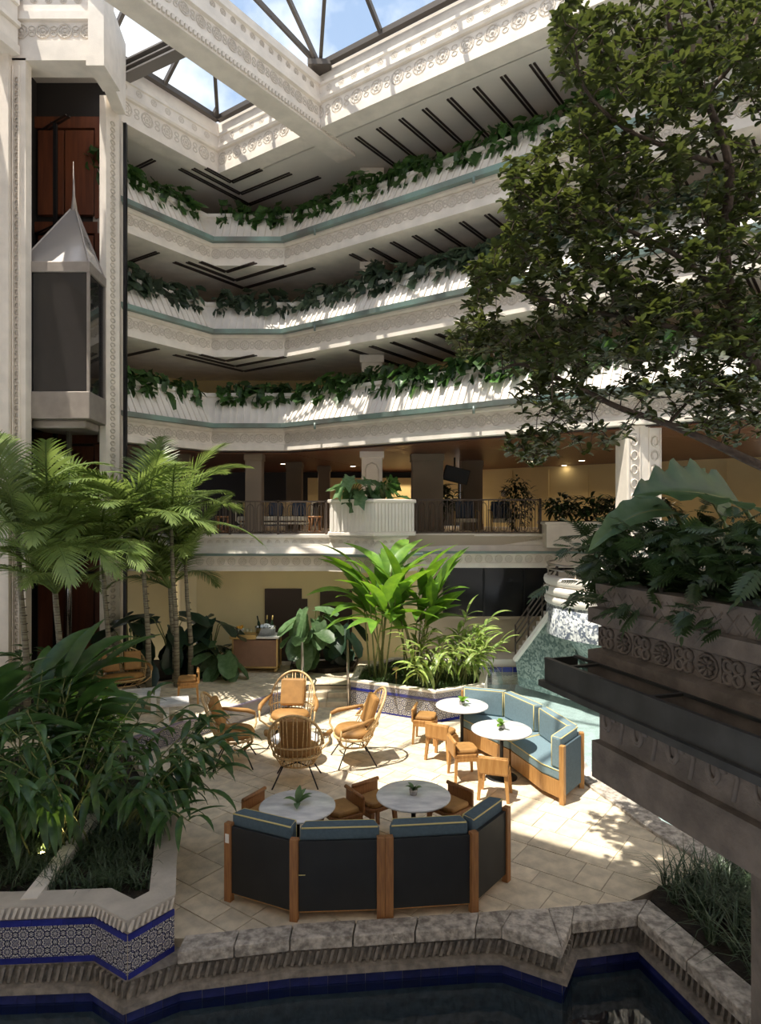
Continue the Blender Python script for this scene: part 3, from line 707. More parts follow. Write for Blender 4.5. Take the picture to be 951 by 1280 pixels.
# ------------------------------------------------------------------ ground floor walls
zg = .36
wl = struct('wall_ground_left', MB().box(-5.0, 1.0, 18.05, 18.2, -.1, 3.4), M_['yellowg'])
struct('wall_ground_side', MB().prism([(-4.9, 18.05), (-5.0, 18.2), (-6.3, 20.0), (-6.2, 20.0)], -.1, 3.4), M_['yellow'])
struct('wall_ground_far', MB().box(-8.2, -6.0, 19.2, 19.4, -.1, 3.5), M_['yellow'])
for x0, x1, zt_, lb in ((331, 377, 2.32, 'door'), (400, 440, 2.3, 'door')):
    X0 = (x0 - CX) * 18 / F; X1 = (x1 - CX) * 18 / F
    d = struct('door_%d' % (1 if x0 == 331 else 2), MB().box(X0, X1, 17.98, 18.06, zg, zt_), M_['door'], bev=.01)
    MB().box(X1 - .12, X1 - .09, 17.93, 17.98, 1.3, 1.5).build('door_handle', M_['chrome'], d)
sg = thing('wall_sign', 'small dark square sign on yellow wall right of the door', 'sign', at(380, 755, 18.0)); MB().box(-.09, .09, -.01, .03, -.14, .14).build('plate', M_['door'], sg, bev=.004)
wr = struct('wall_ground_right', MB().box(1.0, 14, 20.0, 20.2, -.1, 3.3), M_['beige'])
gb = thing('dark_window_band', 'long dark window strip under the ledge beside the curved stair', 'window', (0, 19.93, 0))
MB().box(1.9, 9, 0, .05, 1.25, 2.95).build('pane', M_['glassdark'], gb)
for x in (1.9, 3.1, 4.3, 5.5, 6.7): MB().box(x - .03, x + .03, -.03, .03, 1.25, 2.95).build('mullion', M_['blackmetal'], gb)
MB().box(1.85, 9, -.05, .05, 1.18, 1.27).build('sill', M_['beige'], gb)
struct('trim_2a', MB().box(1.0, 9, 18.95, 20.0, -.3, .20), M_['stone'], bev=.03)
bt = MB().box(-.14, .14, -.01, .01, -.07, .07).mesh('border_tile', M_['bluetile'])
pe = struct('trim_pool_back', MB().box(1.0, 9, 18.85, 18.95, -.5, -.02), M_['joint'])
for k in range(26): inst('border_tile', bt, pe, (1.2 + k * .3, 18.84, -.07))
# unseen walls added to block sky fill from behind and beside the camera
struct('wall_fill_block_behind', MB().box(-14.3, 15.8, -6.3, -6, -1, 16.2), M_['stone'])
struct('wall_fill_block_right', MB().box(15.5, 15.8, -6, 20, -1, 16), M_['stone'])
struct('wall_fill_block_left', MB().box(-14.3, -14, -6, 20, -1, 16.2), M_['stone'])

# ------------------------------------------------------------------ curved stair and platform
cs = thing('curved_stair', 'curved stair tower with white banded parapet and mosaic flank', 'staircase', (0, 0, 0))
cc = (6.25, 17.0); rr_ = 1.95
def arc(r, a0=math.pi * .55, a1=math.pi * 1.75, n=28): return [(cc[0] + r * math.cos(a0 + (a1 - a0) * k / n), cc[1] + r * math.sin(a0 + (a1 - a0) * k / n)) for k in range(n + 1)]
MB().lathe([(rr_, 1.30), (rr_, 2.08), (rr_ - .12, 2.08)], 30, (cc[0], cc[1], 0), math.pi * .5, math.pi * 1.8).build('mosaic_drum', M_['mosaic'], cs)
for z0, dr in ((2.08, .04), (2.32, .07), (2.56, .05)):
    MB().lathe([(rr_ - .15, z0), (rr_ + dr - .02, z0), (rr_ + dr, z0 + .03), (rr_ + dr + .02, z0 + .12), (rr_ + dr, z0 + .19), (rr_ - .02, z0 + .225), (rr_ - .15, z0 + .225)], 30, (cc[0], cc[1], 0), math.pi * .5, math.pi * 1.8).build('parapet_ring', M_['panelw'], cs)
for z in (2.95, 3.08): MB().tube([(x, y, z) for x, y in arc(rr_ - .02)], .025, 6).build('guard_rail', M_['inox'], cs)
for k in range(0, 29, 5): x, y = arc(rr_ - .02)[k]; MB().tube([(x, y, 2.75), (x, y, 3.1)], .02, 6).build('rail_post', M_['inox'], cs)
# tapering mosaic underside
MB().lathe([(rr_ - .02, 1.32), (rr_ * .8, .7), (rr_ * .45, .1), (rr_ * .4, -.4)], 30, (cc[0] + .3, cc[1], 0), math.pi * .5, math.pi * 1.8).build('mosaic_underside', M_['mosaicg'], cs)
s0 = at(645, 812, 18.2); s1 = at(697, 752, 16.6)
fl = MB()
a, b = Vector((s0.x, 18.3, .3)), Vector((4.5, 16.9, 2.05)); w2 = Vector((.55, 1.0, 0))
fl.add([a, b, b + w2, a + w2, (a.x + .1, a.y, -.4), (5.3, 16.3, -.4), (5.9, 17.4, -.4), (a.x + .7, a.y + 1, -.4)], [(0, 1, 2, 3), (4, 5, 1, 0), (5, 6, 2, 1), (6, 7, 3, 2), (7, 4, 0, 3), (7, 6, 5, 4)])
fl.build('mosaic_flank', M_['mosaicg'], cs)
MB().bar(a + V(0, -.03, .03), b + V(0, -.03, .03), .16, .12).build('sloping_kerb', M_['panelw'], cs, bev=.02)
for k in range(11):
    t = k / 11; p = a.lerp(b, t) + w2 * .5
    MB().box(-.17, .2, -.5, .5, -.05, .1, Matrix.Translation(p) @ Matrix.Rotation(-.2, 4, 'Z')).build('stair_tread', M_['stone'], cs)
for h in (.45, .62, .8, .98): MB().tube([a + V(0, 0, h), b + V(0, 0, h)], .02, 6).build('stair_rail', M_['rail'], cs)
for t in (0, .33, .66, 1): p = a.lerp(b, t); MB().tube([p, p + V(0, 0, 1.0)], .025, 6).build('rail_post', M_['rail'], cs)

# ------------------------------------------------------------------ courtyard floor
PLr = [(-2.16, 6.86), (-2.6, 8.3), (-3.2, 9.8), (-3.9, 10.7)]
low = [(-2.0, 6.85), (-.93, 7.03), (1.08, 7.23), (1.85, 7.32), (2.72, 7.46), (3.2, 7.75), (4.25, 7.85), (3.84, 8.74), (3.30, 10.72), (3.42, 11.8), (2.95, 13.0), (2.2, 14.0), (1.16, 13.9), (-.65, 14.9), (-.7, 15.4), (-1.7, 15.4), (-2.37, 14.7), (-3.94, 12.6), (-5.2, 10.9), (-3.9, 10.7), (-3.2, 9.8), (-2.6, 8.3), (-2.16, 6.86)]
upp = [(-9, 11), (-5.2, 10.9), (-3.94, 12.6), (-2.37, 14.7), (-1.72, 15.55), (-.68, 15.55), (-.6, 16.2), (.4, 17.0), (1.0, 18.1), (-9, 18.1)]
def pavers(par, poly, z, size, limit):
    ux, uy = RD, Vector((-RD.y, RD.x)); rnd = random.Random(3); k = 0
    rows = []
    v = -6
    y = -4.0
    hs = [size * 1.0, size * .62]; ri = 0
    small = MB()
    while y < 22:
        h = hs[ri % 2] if ri % 3 else size; ri += 1; x = -22 - rnd.random()
        while x < 18:
            w = size * rnd.choice((.65, 1, 1, 1.5)); g = .006
            q = [ux * (x + g) + uy * (y + g), ux * (x + w - g) + uy * (y + g), ux * (x + w - g) + uy * (y + h - g), ux * (x + g) + uy * (y + h - g)]
            pc = clip_rect(poly, [tuple(p) for p in q]); x += w
            if len(pc) < 3 or area(pc) < .004: continue
            c = (sum(p[0] for p in pc) / len(pc), sum(p[1] for p in pc) / len(pc)); dz = rnd.uniform(-.003, .003)
            m = MB().prism([(p[0] - c[0], p[1] - c[1]) for p in pc], -.03, dz)
            if k < limit: m.build('paver', M_['paver'], par, loc=(c[0], c[1], z)); k += 1
            else: small.prism(pc, z - .03, z + dz)
        y += h
    if small.v: small.build('paver_field', M_['paver'], par, kind='stuff')
    return k
fa = struct('floor', MB().prism(low, -1.2, -.008), M_['joint'])
print('pavers low', pavers(fa, low, 0, .52, 300))
fb = struct('floor_upper', MB().prism(upp, -1.2, zg - .008), M_['joint'])
print('pavers up', pavers(fb, upp, zg, .56, 240))
# steps
st = thing('stone_steps', 'three pale stone steps up to the bar cart terrace', 'steps', (0, 0, 0))
for k in range(3):
    y0 = 14.95 + k * .33
    for x0, x1 in ((-1.72, -1.22), (-1.215, -.70)):
        MB().box(x0, x1, y0, 16.2, -.02, .12 * (k + 1) + .004).build('step_block', M_['paver'], st, bev=.012)
# tile riser along upper terrace
tme = MB().box(-.099, .099, -.008, .008, -.099, .099).mesh('tile', M_['tile'])
bme2 = MB().box(-.148, .148, -.010, .010, -.03, .03).mesh('border_tile', M_['bluetile'])
def tile_wall(par, a, b, z0, rows, top=None, bottom=None, ts=.2, k_=0):
    a = Vector(a); b = Vector(b); d = b - a; ln = d.length; d.normalize(); nr = Vector((d.y, -d.x)); yaw = math.atan2(d.y, d.x); n = max(1, round(ln / ts)); s = ln / n / .2
    for r_ in range(rows):
        for q in range(n):
            p = a + d * (ln * (q + .5) / n) + nr * .008; inst('tile', tme, par, (p.x, p.y, z0 + ts * (r_ + .5)), (0, 0, yaw), (s, 1, ts / .2))
    nb_ = max(1, round(ln / .3)); sb_ = ln / nb_ / .3
    for z in [q for q in (top, bottom) if q is not None]:
        for q in range(nb_):
            p = a + d * (ln * (q + .5) / nb_) + nr * .010; inst('border_tile', bme2, par, (p.x, p.y, z), (0, 0, yaw), (sb_, 1, 1))
tr_ = thing('tiled_riser', 'patterned tile riser edging the upper terrace behind the rattan chairs', 'riser', (0, 0, 0))
for p, q in (((-5.2, 10.9), (-3.94, 12.6)), ((-3.94, 12.6), (-2.37, 14.7)), ((-2.37, 14.7), (-1.72, 15.5))):
    tile_wall(tr_, p, q, .0, 2, ts=.17)
    MB().bar((p[0], p[1], zg - .01), (q[0], q[1], zg - .01), .06, .04).build('edge_trim', M_['edge'], tr_)

# front coping
cop_out = [(-2.02, 6.58), (-.93, 6.78), (1.0, 6.98), (1.27, 6.98), (1.82, 6.66), (2.03, 7.06), (2.78, 7.19), (3.18, 5.75), (3.6, 4.2)]
cop_in = [(-2.02, 6.85), (-.93, 7.04), (1.08, 7.25), (1.45, 7.3), (1.85, 7.33), (2.15, 7.37), (3.02, 7.5), (3.5, 5.85), (3.95, 4.2)]
cp = thing('pool_coping', 'pitted pale coral stone coping along the dark front pool', 'coping', (0, 0, 0))
for i in range(len(cop_out) - 1):
    a, b, c, d = [Vector(q) for q in (cop_out[i], cop_out[i + 1], cop_in[i + 1], cop_in[i])]
    n = max(1, round((b - a).length / .62))
    for k in range(n):
        t0 = k / n + .004; t1 = (k + 1) / n - .004
        MB().prism([tuple(a.lerp(b, t0)), tuple(a.lerp(b, t1)), tuple(d.lerp(c, t1)), tuple(d.lerp(c, t0))], -.09, .035 + random.uniform(-.003, .003)).build('coping_stone', M_['coping'], cp, bev=.012)
wallpts = [(-9, 6.57), (-3.78, 6.57), (-2.86, 6.62), (-2.43, 6.34), (-2.0, 6.62), (-.93, 6.82), (1.0, 7.02), (1.29, 7.02), (1.84, 6.72), (2.05, 7.10), (2.82, 7.24), (3.24, 5.75), (3.66, 4.2)]
pw = struct('wall_pool_front', MB().sweep([Vector(p) for p in wallpts], [(0, -.09), (-.035, -.11), (-.035, -.27), (.05, -.29), (.06, -.35), (0, -.37), (0, -1.3), (-.3, -1.3), (-.3, -.09)]), M_['frieze'])
rm = MB()
for i in range(len(wallpts) - 1):
    a, b = Vector(wallpts[i]), Vector(wallpts[i + 1]); d = b - a; ln = d.length; d.normalize(); nr = Vector((d.y, -d.x)); n = int(ln / .075)
    for q in range(n):
        p = a + d * (ln * (q + .5) / n); rm.bar((p.x - d.x * .02 - nr.x * .02, p.y - d.y * .02 - nr.y * .02, -.265), (p.x + d.x * .02, p.y + d.y * .02, -.11), .03, .045, up=(nr.x, nr.y, 0))
rm.build('carved_leaf_row', M_['frieze'], pw, kind='stuff')
nt_ = MB().box(-.098, .098, -.006, .006, -.048, .048).mesh('waterline_tile', M_['navytile'])
for i in range(1, len(wallpts) - 1):
    a, b = Vector(wallpts[i]), Vector(wallpts[i + 1]); d = b - a; ln = d.length; d.normalize(); nr = Vector((d.y, -d.x)); yaw = math.atan2(d.y, d.x); n = max(1, round(ln / .2))
    for q in range(n):
        p = a + d * (ln * (q + .5) / n) + nr * .008
        for z in (-.42, -.52): inst('waterline_tile', nt_, pw, (p.x, p.y, z), (0, 0, yaw), (ln / n / .2, 1, 1))
# right coping beside the back pool
rc = thing('pool_coping', 'sunlit pale coping between the terrace and the turquoise pool', 'coping', (0, 0, 0))
ri_ = [(3.28, 10.95), (3.35, 10.5), (3.56, 9.75), (3.66, 9.3), (3.84, 8.74), (4.25, 7.9)]
ro_ = [(3.55, 11.0), (3.66, 10.6), (3.98, 9.85), (3.98, 9.4), (4.28, 8.85), (4.9, 8.1)]
for i in range(5):
    MB().prism([ri_[i], ri_[i + 1], ro_[i + 1], ro_[i]], -.3, .04).build('coping_stone', M_['coping'], rc, bev=.012)
struct('trim_pool_edge', MB().prism([(2.9, 13.1), (3.3, 12.0), (3.3, 10.9), (3.56, 11.0), (3.62, 12.0), (3.1, 13.5)], -.6, .0), M_['stone'])

# water
struct('floor_pool_back', MB().box(.2, 15.5, 8.0, 20, -.75, -.6), M_['poolb'])
struct('floor_pool_front', MB().box(-9, 9, .5, 7.6, -1.45, -1.3), M_['poolf'])
def water(name, label, poly, z, m):
    t = thing(name, label, 'water', (0, 0, 0)); MB().prism(poly, z - .02, z).build('water_surface', m, t); return t
def water1(name, label, poly, z, m): tag(MB().prism(poly, z - .02, z).build(name, m, kind='stuff'), label, 'water')
water1('pool_water', 'turquoise rippled pool water beside the blue banquette', [(3.0, 8.2), (15.4, 8.2), (15.4, 19.9), (.4, 19.9), (.4, 14.0), (2.4, 14.0)], -.12, M_['waterb'])
water1('pool_water', 'dark blue still water in the front pool', [(-9, .6), (5, .6), (5, 4.2), (3.4, 5.75), (3.0, 7.3), (-9, 7.3)], -.47, M_['waterf'])
# fountain bell
fp = at(612, 852, 17.4)
fo = thing('bell_fountain', 'small dome shaped water bell fountain in the turquoise pool', 'fountain', (fp.x, 17.4, -.12))
MB().lathe([(.33, 0), (.33, .15), (.29, .32), (.2, .44), (.08, .50), (0, .51)], 24).build('water_dome', M_['bubble'], fo)
MB().lathe([(.06, 0), (.06, .3), (.09, .33), (.04, .42), (0, .43)], 12).build('nozzle', M_['blackmetal'], fo)
MB().lathe([(.30, 0.0), (.42, .012), (.52, 0)], 24).build('ripple', M_['bubble'], fo)
# ------------------------------------------------------------------ large planters
def planter_wall(parent, pts, z0, z1, th=.16, mrim='stone'):
    MB().sweep([Vector(p) for p in pts], [(0, z0), (0, z1 - .07), (-.02, z1 - .05), (.02, z1 - .02), (.02, z1), (-th, z1), (-th, z0)]).build('rim_wall', M_[mrim], parent)
lpn = thing('tiled_planter', 'large planter with blue star tiles at bottom left beside dark pool', 'planter', (0, 0, 0))
lpts = [(-8.5, 6.6), (-3.78, 6.6), (-2.86, 6.66), (-2.43, 6.38), (-2.12, 6.80), (-2.55, 8.3), (-3.15, 9.75), (-3.75, 10.7)]
MB().sweep([Vector(p) for p in lpts], [(-.01, -.09), (-.01, .33), (-.02, .34), (.02, .47), (.02, .49), (-.24, .49), (-.24, -.09)]).build('rim_wall', M_['rimst'], lpn)
for i in range(4):
    tile_wall(lpn, lpts[i], lpts[i + 1], -.05, 2, top=.30 + .01, bottom=-.06, ts=.165)
MB().sweep([Vector(p) for p in lpts], [(-.012, -.10), (.004, -.10), (.004, .33), (-.012, .33)]).build('tile_bed', M_['joint'], lpn)
m = MB()
for i in range(1, 4):
    a, b = Vector(lpts[i]), Vector(lpts[i + 1]); d = b - a; ln = d.length; d.normalize(); nr = Vector((d.y, -d.x)); n = int(ln / .06)
    for q in range(n):
        p = a + d * (ln * (q + .5) / n) + nr * .015; m.bar((p.x - d.x * .02, p.y - d.y * .02, .365), (p.x + d.x * .015, p.y + d.y * .015, .465), .028, .03, up=(nr.x, nr.y, 0))
m.build('carved_leaf_row', M_['relief'], lpn, kind='stuff')
MB().prism([(-8.4, 6.8), (-3.7, 6.82), (-2.8, 6.92), (-2.4, 6.85), (-2.8, 8.3), (-3.4, 9.7), (-4.1, 10.9), (-8.4, 11)], 0, .38).build('soil', M_['soil'], lpn)
MB().bar((-3.55, 6.7, .45), (-3.7, 8.6, .45), .16, .10).build('cross_kerb', M_['stone'], lpn)

ip = thing('tiled_planter', 'island planter with patterned tiles and blue stripe beside the steps', 'planter', (0, 0, 0))
ipts = [(-.55, 16.2), (-.66, 14.88), (1.16, 13.92), (2.25, 14.5), (2.55, 15.8)]
MB().sweep([Vector(p) for p in ipts], [(-.01, -.2), (-.01, .58), (.02, .60), (.02, .64), (-.14, .64), (-.14, -.2)]).build('rim_wall', M_['stone'], ip)
for i in range(1, 3): tile_wall(ip, ipts[i], ipts[i + 1], 0, 2, top=.455, bottom=.01, ts=.2); tile_wall(ip, ipts[i], ipts[i + 1], .48, 1, ts=.11)
MB().prism([(-.5, 16.6), (-.55, 15.0), (1.15, 14.1), (2.1, 14.6), (2.45, 15.9), (1.6, 17.2), (.3, 17.3)], -.6, .55).build('soil', M_['soil'], ip)
MB().sweep([Vector(p) for p in [(2.55, 15.8), (1.7, 17.3), (.3, 17.4), (-.55, 16.2)]], [(-.01, -.6), (-.01, .6), (-.14, .6), (-.14, -.6)]).build('back_wall', M_['stone'], ip)

bp_ = thing('grass_bed', 'raised soil bed behind the coping at bottom right', 'planter', (0, 0, 0))
MB().prism([(3.05, 7.5), (3.25, 7.78), (4.2, 7.95), (4.9, 8.1), (6, 7.5), (6, 4.3), (4.0, 4.3), (3.52, 5.85)], -.9, .02).build('soil', M_['soil'], bp_)
# planting strip at left ground behind the loveseat
bl = thing('planting_bed', 'shaded soil bed under the palms at left', 'planter', (0, 0, 0))
MB().prism([(-9.5, 11), (-6.9, 12.5), (-6.4, 15.0), (-5.2, 15.9), (-4.0, 16.9), (-3.9, 17.9), (-6.3, 17.9), (-6.3, 16.4), (-7.9, 14.7), (-9.5, 14.7)], .0, .42).build('soil', M_['soil'], bl)
bl2 = thing('planting_bed', 'low stone edged bed under the elephant ears right of the cart', 'planter', (0, 0, 0))
MB().prism([(-2.35, 17.95), (-2.3, 16.9), (-1.4, 16.6), (-.7, 16.8), (-.6, 17.95)], .3, .48).build('soil', M_['soil'], bl2)

# near dark balcony planter at right with steel trough
D2 = Vector((.315, -.949)).normalized()
nc = Vector((1.59, 5.0)); n0 = nc - D2 * .0
npn = thing('stone_balcony_planter', 'dark carved stone balcony planter in the near right foreground', 'planter', (0, 0, 0))
pth = [Vector((4.5, 5.6)), nc + Vector((.02, .0)), nc + D2 * 5]
pth = [nc + Vector((3.2, 1.06)), nc, nc + D2 * 5.2]
def zz(py, Y=5.0): return H - (py - HY) * Y / F
MB().sweep(pth, [(-.03, zz(757)), (-.02, zz(735)), (-.3, zz(735)), (-.3, zz(970)), (0, zz(970)), (0, zz(925)), (-.04, zz(922)), (-.04, zz(862)), (.02, zz(852)), (.02, zz(812)), (-.05, zz(808)), (-.05, zz(781)), (.02, zz(777)), (.02, zz(759))]).build('body', M_['shadedstone'], npn)
MB().sweep(pth, [(-.02, zz(735)), (-.02, zz(729)), (-.3, zz(729)), (-.3, zz(735))]).build('rim', M_['shadedstone'], npn)
a = nc; yaw = math.atan2(D2.y, D2.x); nr = Vector((D2.y, -D2.x))
# note: sweep right-hand side faces the courtyard
clo = MB()
for k in range(5):
    an = 2 * math.pi * k / 5 + .3
    if k < 4: an = math.pi / 4 + k * math.pi / 2; clo.tube([(.05 * math.cos(an) + .035 * math.cos(q), 0, .05 * math.sin(an) + .035 * math.sin(q)) for q in [j * math.pi / 4 for j in range(8)]], .012, 5, closed=True)
clo.box(-.085, -.075, -.01, .01, -.07, .07)
clm = clo.mesh('carved_flower', M_['shadedstone'])
ros = MB()
for k in range(8): an = k * math.pi / 4; ros.tube([(.015 * math.cos(an), 0, .015 * math.sin(an)), (.055 * math.cos(an), -.012, .055 * math.sin(an))], [.006, .014], 5)
ros.tube([(.075 * math.cos(q), 0, .075 * math.sin(q)) for q in [j * math.pi / 5 for j in range(10)]], .009, 4, closed=True)
rom = ros.mesh('carved_rosette', M_['shadedstone'])
xm = MB().tube([(-.045, 0, -.06), (.045, 0, .06)], .011, 5).tube([(.045, 0, -.06), (-.045, 0, .06)], .011, 5).mesh('carved_cross', M_['shadedstone'])
for q in range(20):
    p = a + D2 * (.12 + q * .19) + nr * -.045; me = clm if q % 2 == 0 else rom
    inst('carved_flower' if q % 2 == 0 else 'carved_rosette', me, npn, (p.x, p.y, (zz(808) + zz(781)) / 2 - .0), (0, 0, yaw), (1, 1.3, 1.0))
for q in range(30):
    p = a + D2 * (.08 + q * .12) + nr * -.03; inst('carved_cross', xm, npn, (p.x, p.y, zz(746)), (0, 0, yaw), (1, 1.2, .95))
scm = MB()
for s, rr in ((-1, .09), (1, .07)):
    scm.tube([(rr * .9 * math.cos(q * .7) * (1 - q * .06), 0, rr * 1.4 * math.sin(q * .7) * (1 - q * .06)) for q in range(12)], .014, 5)
scm.tube([(.14, 0, -.12), (.17, 0, 0), (.14, 0, .12)], .014, 5)
scm = scm.mesh('carved_scroll', M_['shadedstone'])
for q in range(14):
    p = a + D2 * (.14 + q * .33) + nr * -.035; inst('carved_scroll', scm, npn, (p.x, p.y, zz(893)), (0, 0, yaw), (1, 1.3, 1.1))
# steel trough
tg = thing('metal_trough', 'long dark metal trough with cross bars clamped to the stone planter', 'trough', (0, 0, 0))
def tp(t, o, z): p = nc + D2 * t + nr * o; return (p.x, p.y, z)
zt0 = zz(826); 
for o, z, w, h in ((.28, zt0, .035, .02), (.02, zt0, .035, .02)): MB().bar(tp(-.18, o, z), tp(5, o, z), w, h).build('top_rail', M_['darkmetal'], tg)
MB().bar(tp(-.18, .285, zt0 - .09), tp(5, .285, zt0 - .09), .012, .18).build('outer_side', M_['darkmetal'], tg)
MB().bar(tp(-.22, .29, zt0 - .19), tp(5, .29, zt0 - .19), .07, .045).build('lower_moulding', M_['darkmetal'], tg)
MB().bar(tp(-.18, .15, zt0 - .17), tp(5, .15, zt0 - .17), .27, .01).build('floor_plate', M_['darkmetal'], tg)
MB().bar(tp(-.18, .0, zt0 - .09), tp(-.18, .29, zt0 - .09), .012, .18).build('end_plate', M_['darkmetal'], tg)
for t in (.12, .95, 1.8, 2.7): MB().bar(tp(t, 0, zt0), tp(t, .28, zt0), .03, .018).build('cross_bar', M_['darkmetal'], tg)
MB().prism([tuple(nc + D2 * t + nr * o) for t, o in ((.1, -.28), (5, -.28), (5, -1.2), (-.2, -1.6), (-.4, -1.0))], zz(770), zz(738)).build('soil', M_['soil'], npn)
struct('wall_pier_right', MB().box(2.12, 3.2, 2.6, 3.8, -1.3, 3.2), M_['shadedstone'])

# ------------------------------------------------------------------ banquettes
def rprism(m, pts, z0, z1): return m.prism(pts, z0, z1)
def banquette_unit(name, label, P, seatpts, flip, mats, group=None):
    """P: back points (3), inward side is the sitting side."""
    o = P[1]; t = thing(name, label, 'sofa', (o[0], o[1], 0), 0, group)
    pl = [Vector(p) - Vector(o) for p in P]; sp_ = [Vector(p) - Vector(o) for p in seatpts]
    cen = sum(sp_, Vector((0, 0))) / len(sp_)
    for i in range(2):
        a, b = pl[i], pl[i + 1]; d = (b - a).normalized(); n = Vector((-d.y, d.x))
        if n.dot(cen - a) < 0: n = -n
        e0 = .05; a2, b2 = a + d * e0, b - d * e0
        MB().prism([tuple(a2), tuple(b2), tuple(b2 + n * .04), tuple(a2 + n * .04)], .10, .85).build('back_panel', mats[0], t, bev=.004)
        c0_, c1_ = a2 + n * .05, b2 + n * .05
        qs = [c0_, c1_, c1_ + n * .17 - d * .05, c0_ + n * .17 + d * .05]
        bc = MB().prism([tuple(q) for q in qs], .50, .985).build('back_cushion', mats[1], t, bev=.035)
        top = [Vector((q.x, q.y, .972)) for q in (c0_.lerp(c1_, .03), c0_.lerp(c1_, .97), (c1_ + n * .16 - d * .06), (c0_ + n * .16 + d * .06))]
        pm = MB().tube(top, .009, 5, closed=True)
        pm.tube([(top[3].x, top[3].y, .97), (top[3].x, top[3].y, .52)], .009, 5).tube([(top[2].x, top[2].y, .97), (top[2].x, top[2].y, .52)], .009, 5)
        pm.build('piping', M_['pipe'], bc)
    for i, q in enumerate(pl):
        d = (pl[1] - pl[0] if i == 0 else pl[2] - pl[1] if i == 2 else pl[2] - pl[0]).normalized(); yaw = math.atan2(d.y, d.x)
        n = Vector((-d.y, d.x)); n = n if n.dot(cen - q) > 0 else -n
        sh = d * (.045 if i == 0 else -.045 if i == 2 else 0)
        MB().box(-.045, .045, -.025, .05, 0, .885).build('post', mats[2], t, bev=.006).matrix_local = Matrix.Translation((q.x + sh.x, q.y + sh.y, 0)) @ Matrix.Rotation(yaw if n.dot(Vector((-math.sin(yaw), math.cos(yaw)))) > 0 else yaw + math.pi, 4, 'Z')
    MB().prism([tuple(cen + (q - cen) * .97) for q in sp_], .08, .34).build('seat_base', M_['teak'], t, bev=.005)
    sc_ = MB().prism([tuple(cen + (q - cen) * .985) for q in sp_], .345, .50).build('seat_cushion', mats[1], t, bev=.03)
    ed = [Vector((*(cen + (q - cen) * .985), .492)) for q in sp_]
    MB().tube(ed, .009, 5, closed=True).build('piping', M_['pipe'], sc_)
    return t
FB = [(-1.76, 7.53), (-.93, 7.14), (.05, 7.19), (1.03, 7.30), (1.54, 7.95)]
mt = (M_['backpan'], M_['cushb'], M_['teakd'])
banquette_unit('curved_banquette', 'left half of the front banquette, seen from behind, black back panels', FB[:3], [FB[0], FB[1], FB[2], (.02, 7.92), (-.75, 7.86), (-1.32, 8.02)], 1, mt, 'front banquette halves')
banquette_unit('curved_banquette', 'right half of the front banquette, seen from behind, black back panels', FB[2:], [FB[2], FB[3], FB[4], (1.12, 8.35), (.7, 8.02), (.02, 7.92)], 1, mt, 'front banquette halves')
RB = [(2.72, 9.95), (3.22, 10.6), (2.95, 11.75), (2.5, 12.78), (1.6, 13.12)]
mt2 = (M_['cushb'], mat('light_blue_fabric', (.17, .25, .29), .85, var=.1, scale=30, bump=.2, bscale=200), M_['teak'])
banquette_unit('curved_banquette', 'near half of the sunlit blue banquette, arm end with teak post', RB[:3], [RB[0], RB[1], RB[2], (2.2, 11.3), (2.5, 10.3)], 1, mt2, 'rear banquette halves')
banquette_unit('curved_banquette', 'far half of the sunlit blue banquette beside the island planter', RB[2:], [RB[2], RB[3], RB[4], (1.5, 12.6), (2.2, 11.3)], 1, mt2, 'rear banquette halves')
tgd = thing('care_label', 'small pale label on the left end of the black banquette back', 'label', (-1.75, 7.50, .72)); MB().box(0, .05, -.008, 0, -.05, .05, Matrix.Rotation(-.45, 4, 'Z')).build('tag', M_['white'], tgd)

# ------------------------------------------------------------------ round tables with sprigs
def table(label, x, y, r, h, group=None, low=False, base_r=.26):
    t = thing('round_table', label, 'table', (x, y, 0), 0, group)
    MB().lathe([(0, h), (r - .012, h), (r, h - .008), (r, h - .022), (r - .012, h - .03), (0, h - .03)], 40).build('tabletop', M_['marble'], t)
    if not low:
        MB().lathe([(0, h - .03), (.12, h - .03), (.12, h - .045), (.03, h - .06), (.03, .03), (.05, .02)], 14).build('pole', M_['blackmetal'], t)
        MB().lathe([(.0, .022), (base_r - .01, .016), (base_r, .008), (base_r, 0)], 28).build('base', M_['blackmetal'], t)
    else:
        for k in range(3):
            a = k * 2.09 + .4; MB().tube([(.28 * math.cos(a), .28 * math.sin(a), 0), (.18 * math.cos(a), .18 * math.sin(a), h - .03)], .013, 6).build('leg', M_['brass'], t)
        MB().tube([(.25 * math.cos(a), .25 * math.sin(a), .12) for a in [k * math.pi / 8 for k in range(16)]], .01, 5, closed=True).build('foot_ring', M_['brass'], t)
    return t
table('shaded marble bistro table in front of the left black banquette half', -1.02, 8.16, .467, .80, 'marble bistro tables')
table('shaded marble bistro table in front of the right black banquette half', .42, 8.46, .474, .80, 'marble bistro tables')
table('sunlit marble bistro table nearest the long blue banquette seat', 2.01, 11.03, .50, .80, 'marble bistro tables')
table('sunlit marble bistro table beside the tiled island planter', 1.52, 12.40, .49, .80, 'marble bistro tables')
table('low white round table amid the four rattan chairs', -1.50, 11.72, .42, .42, None, True)
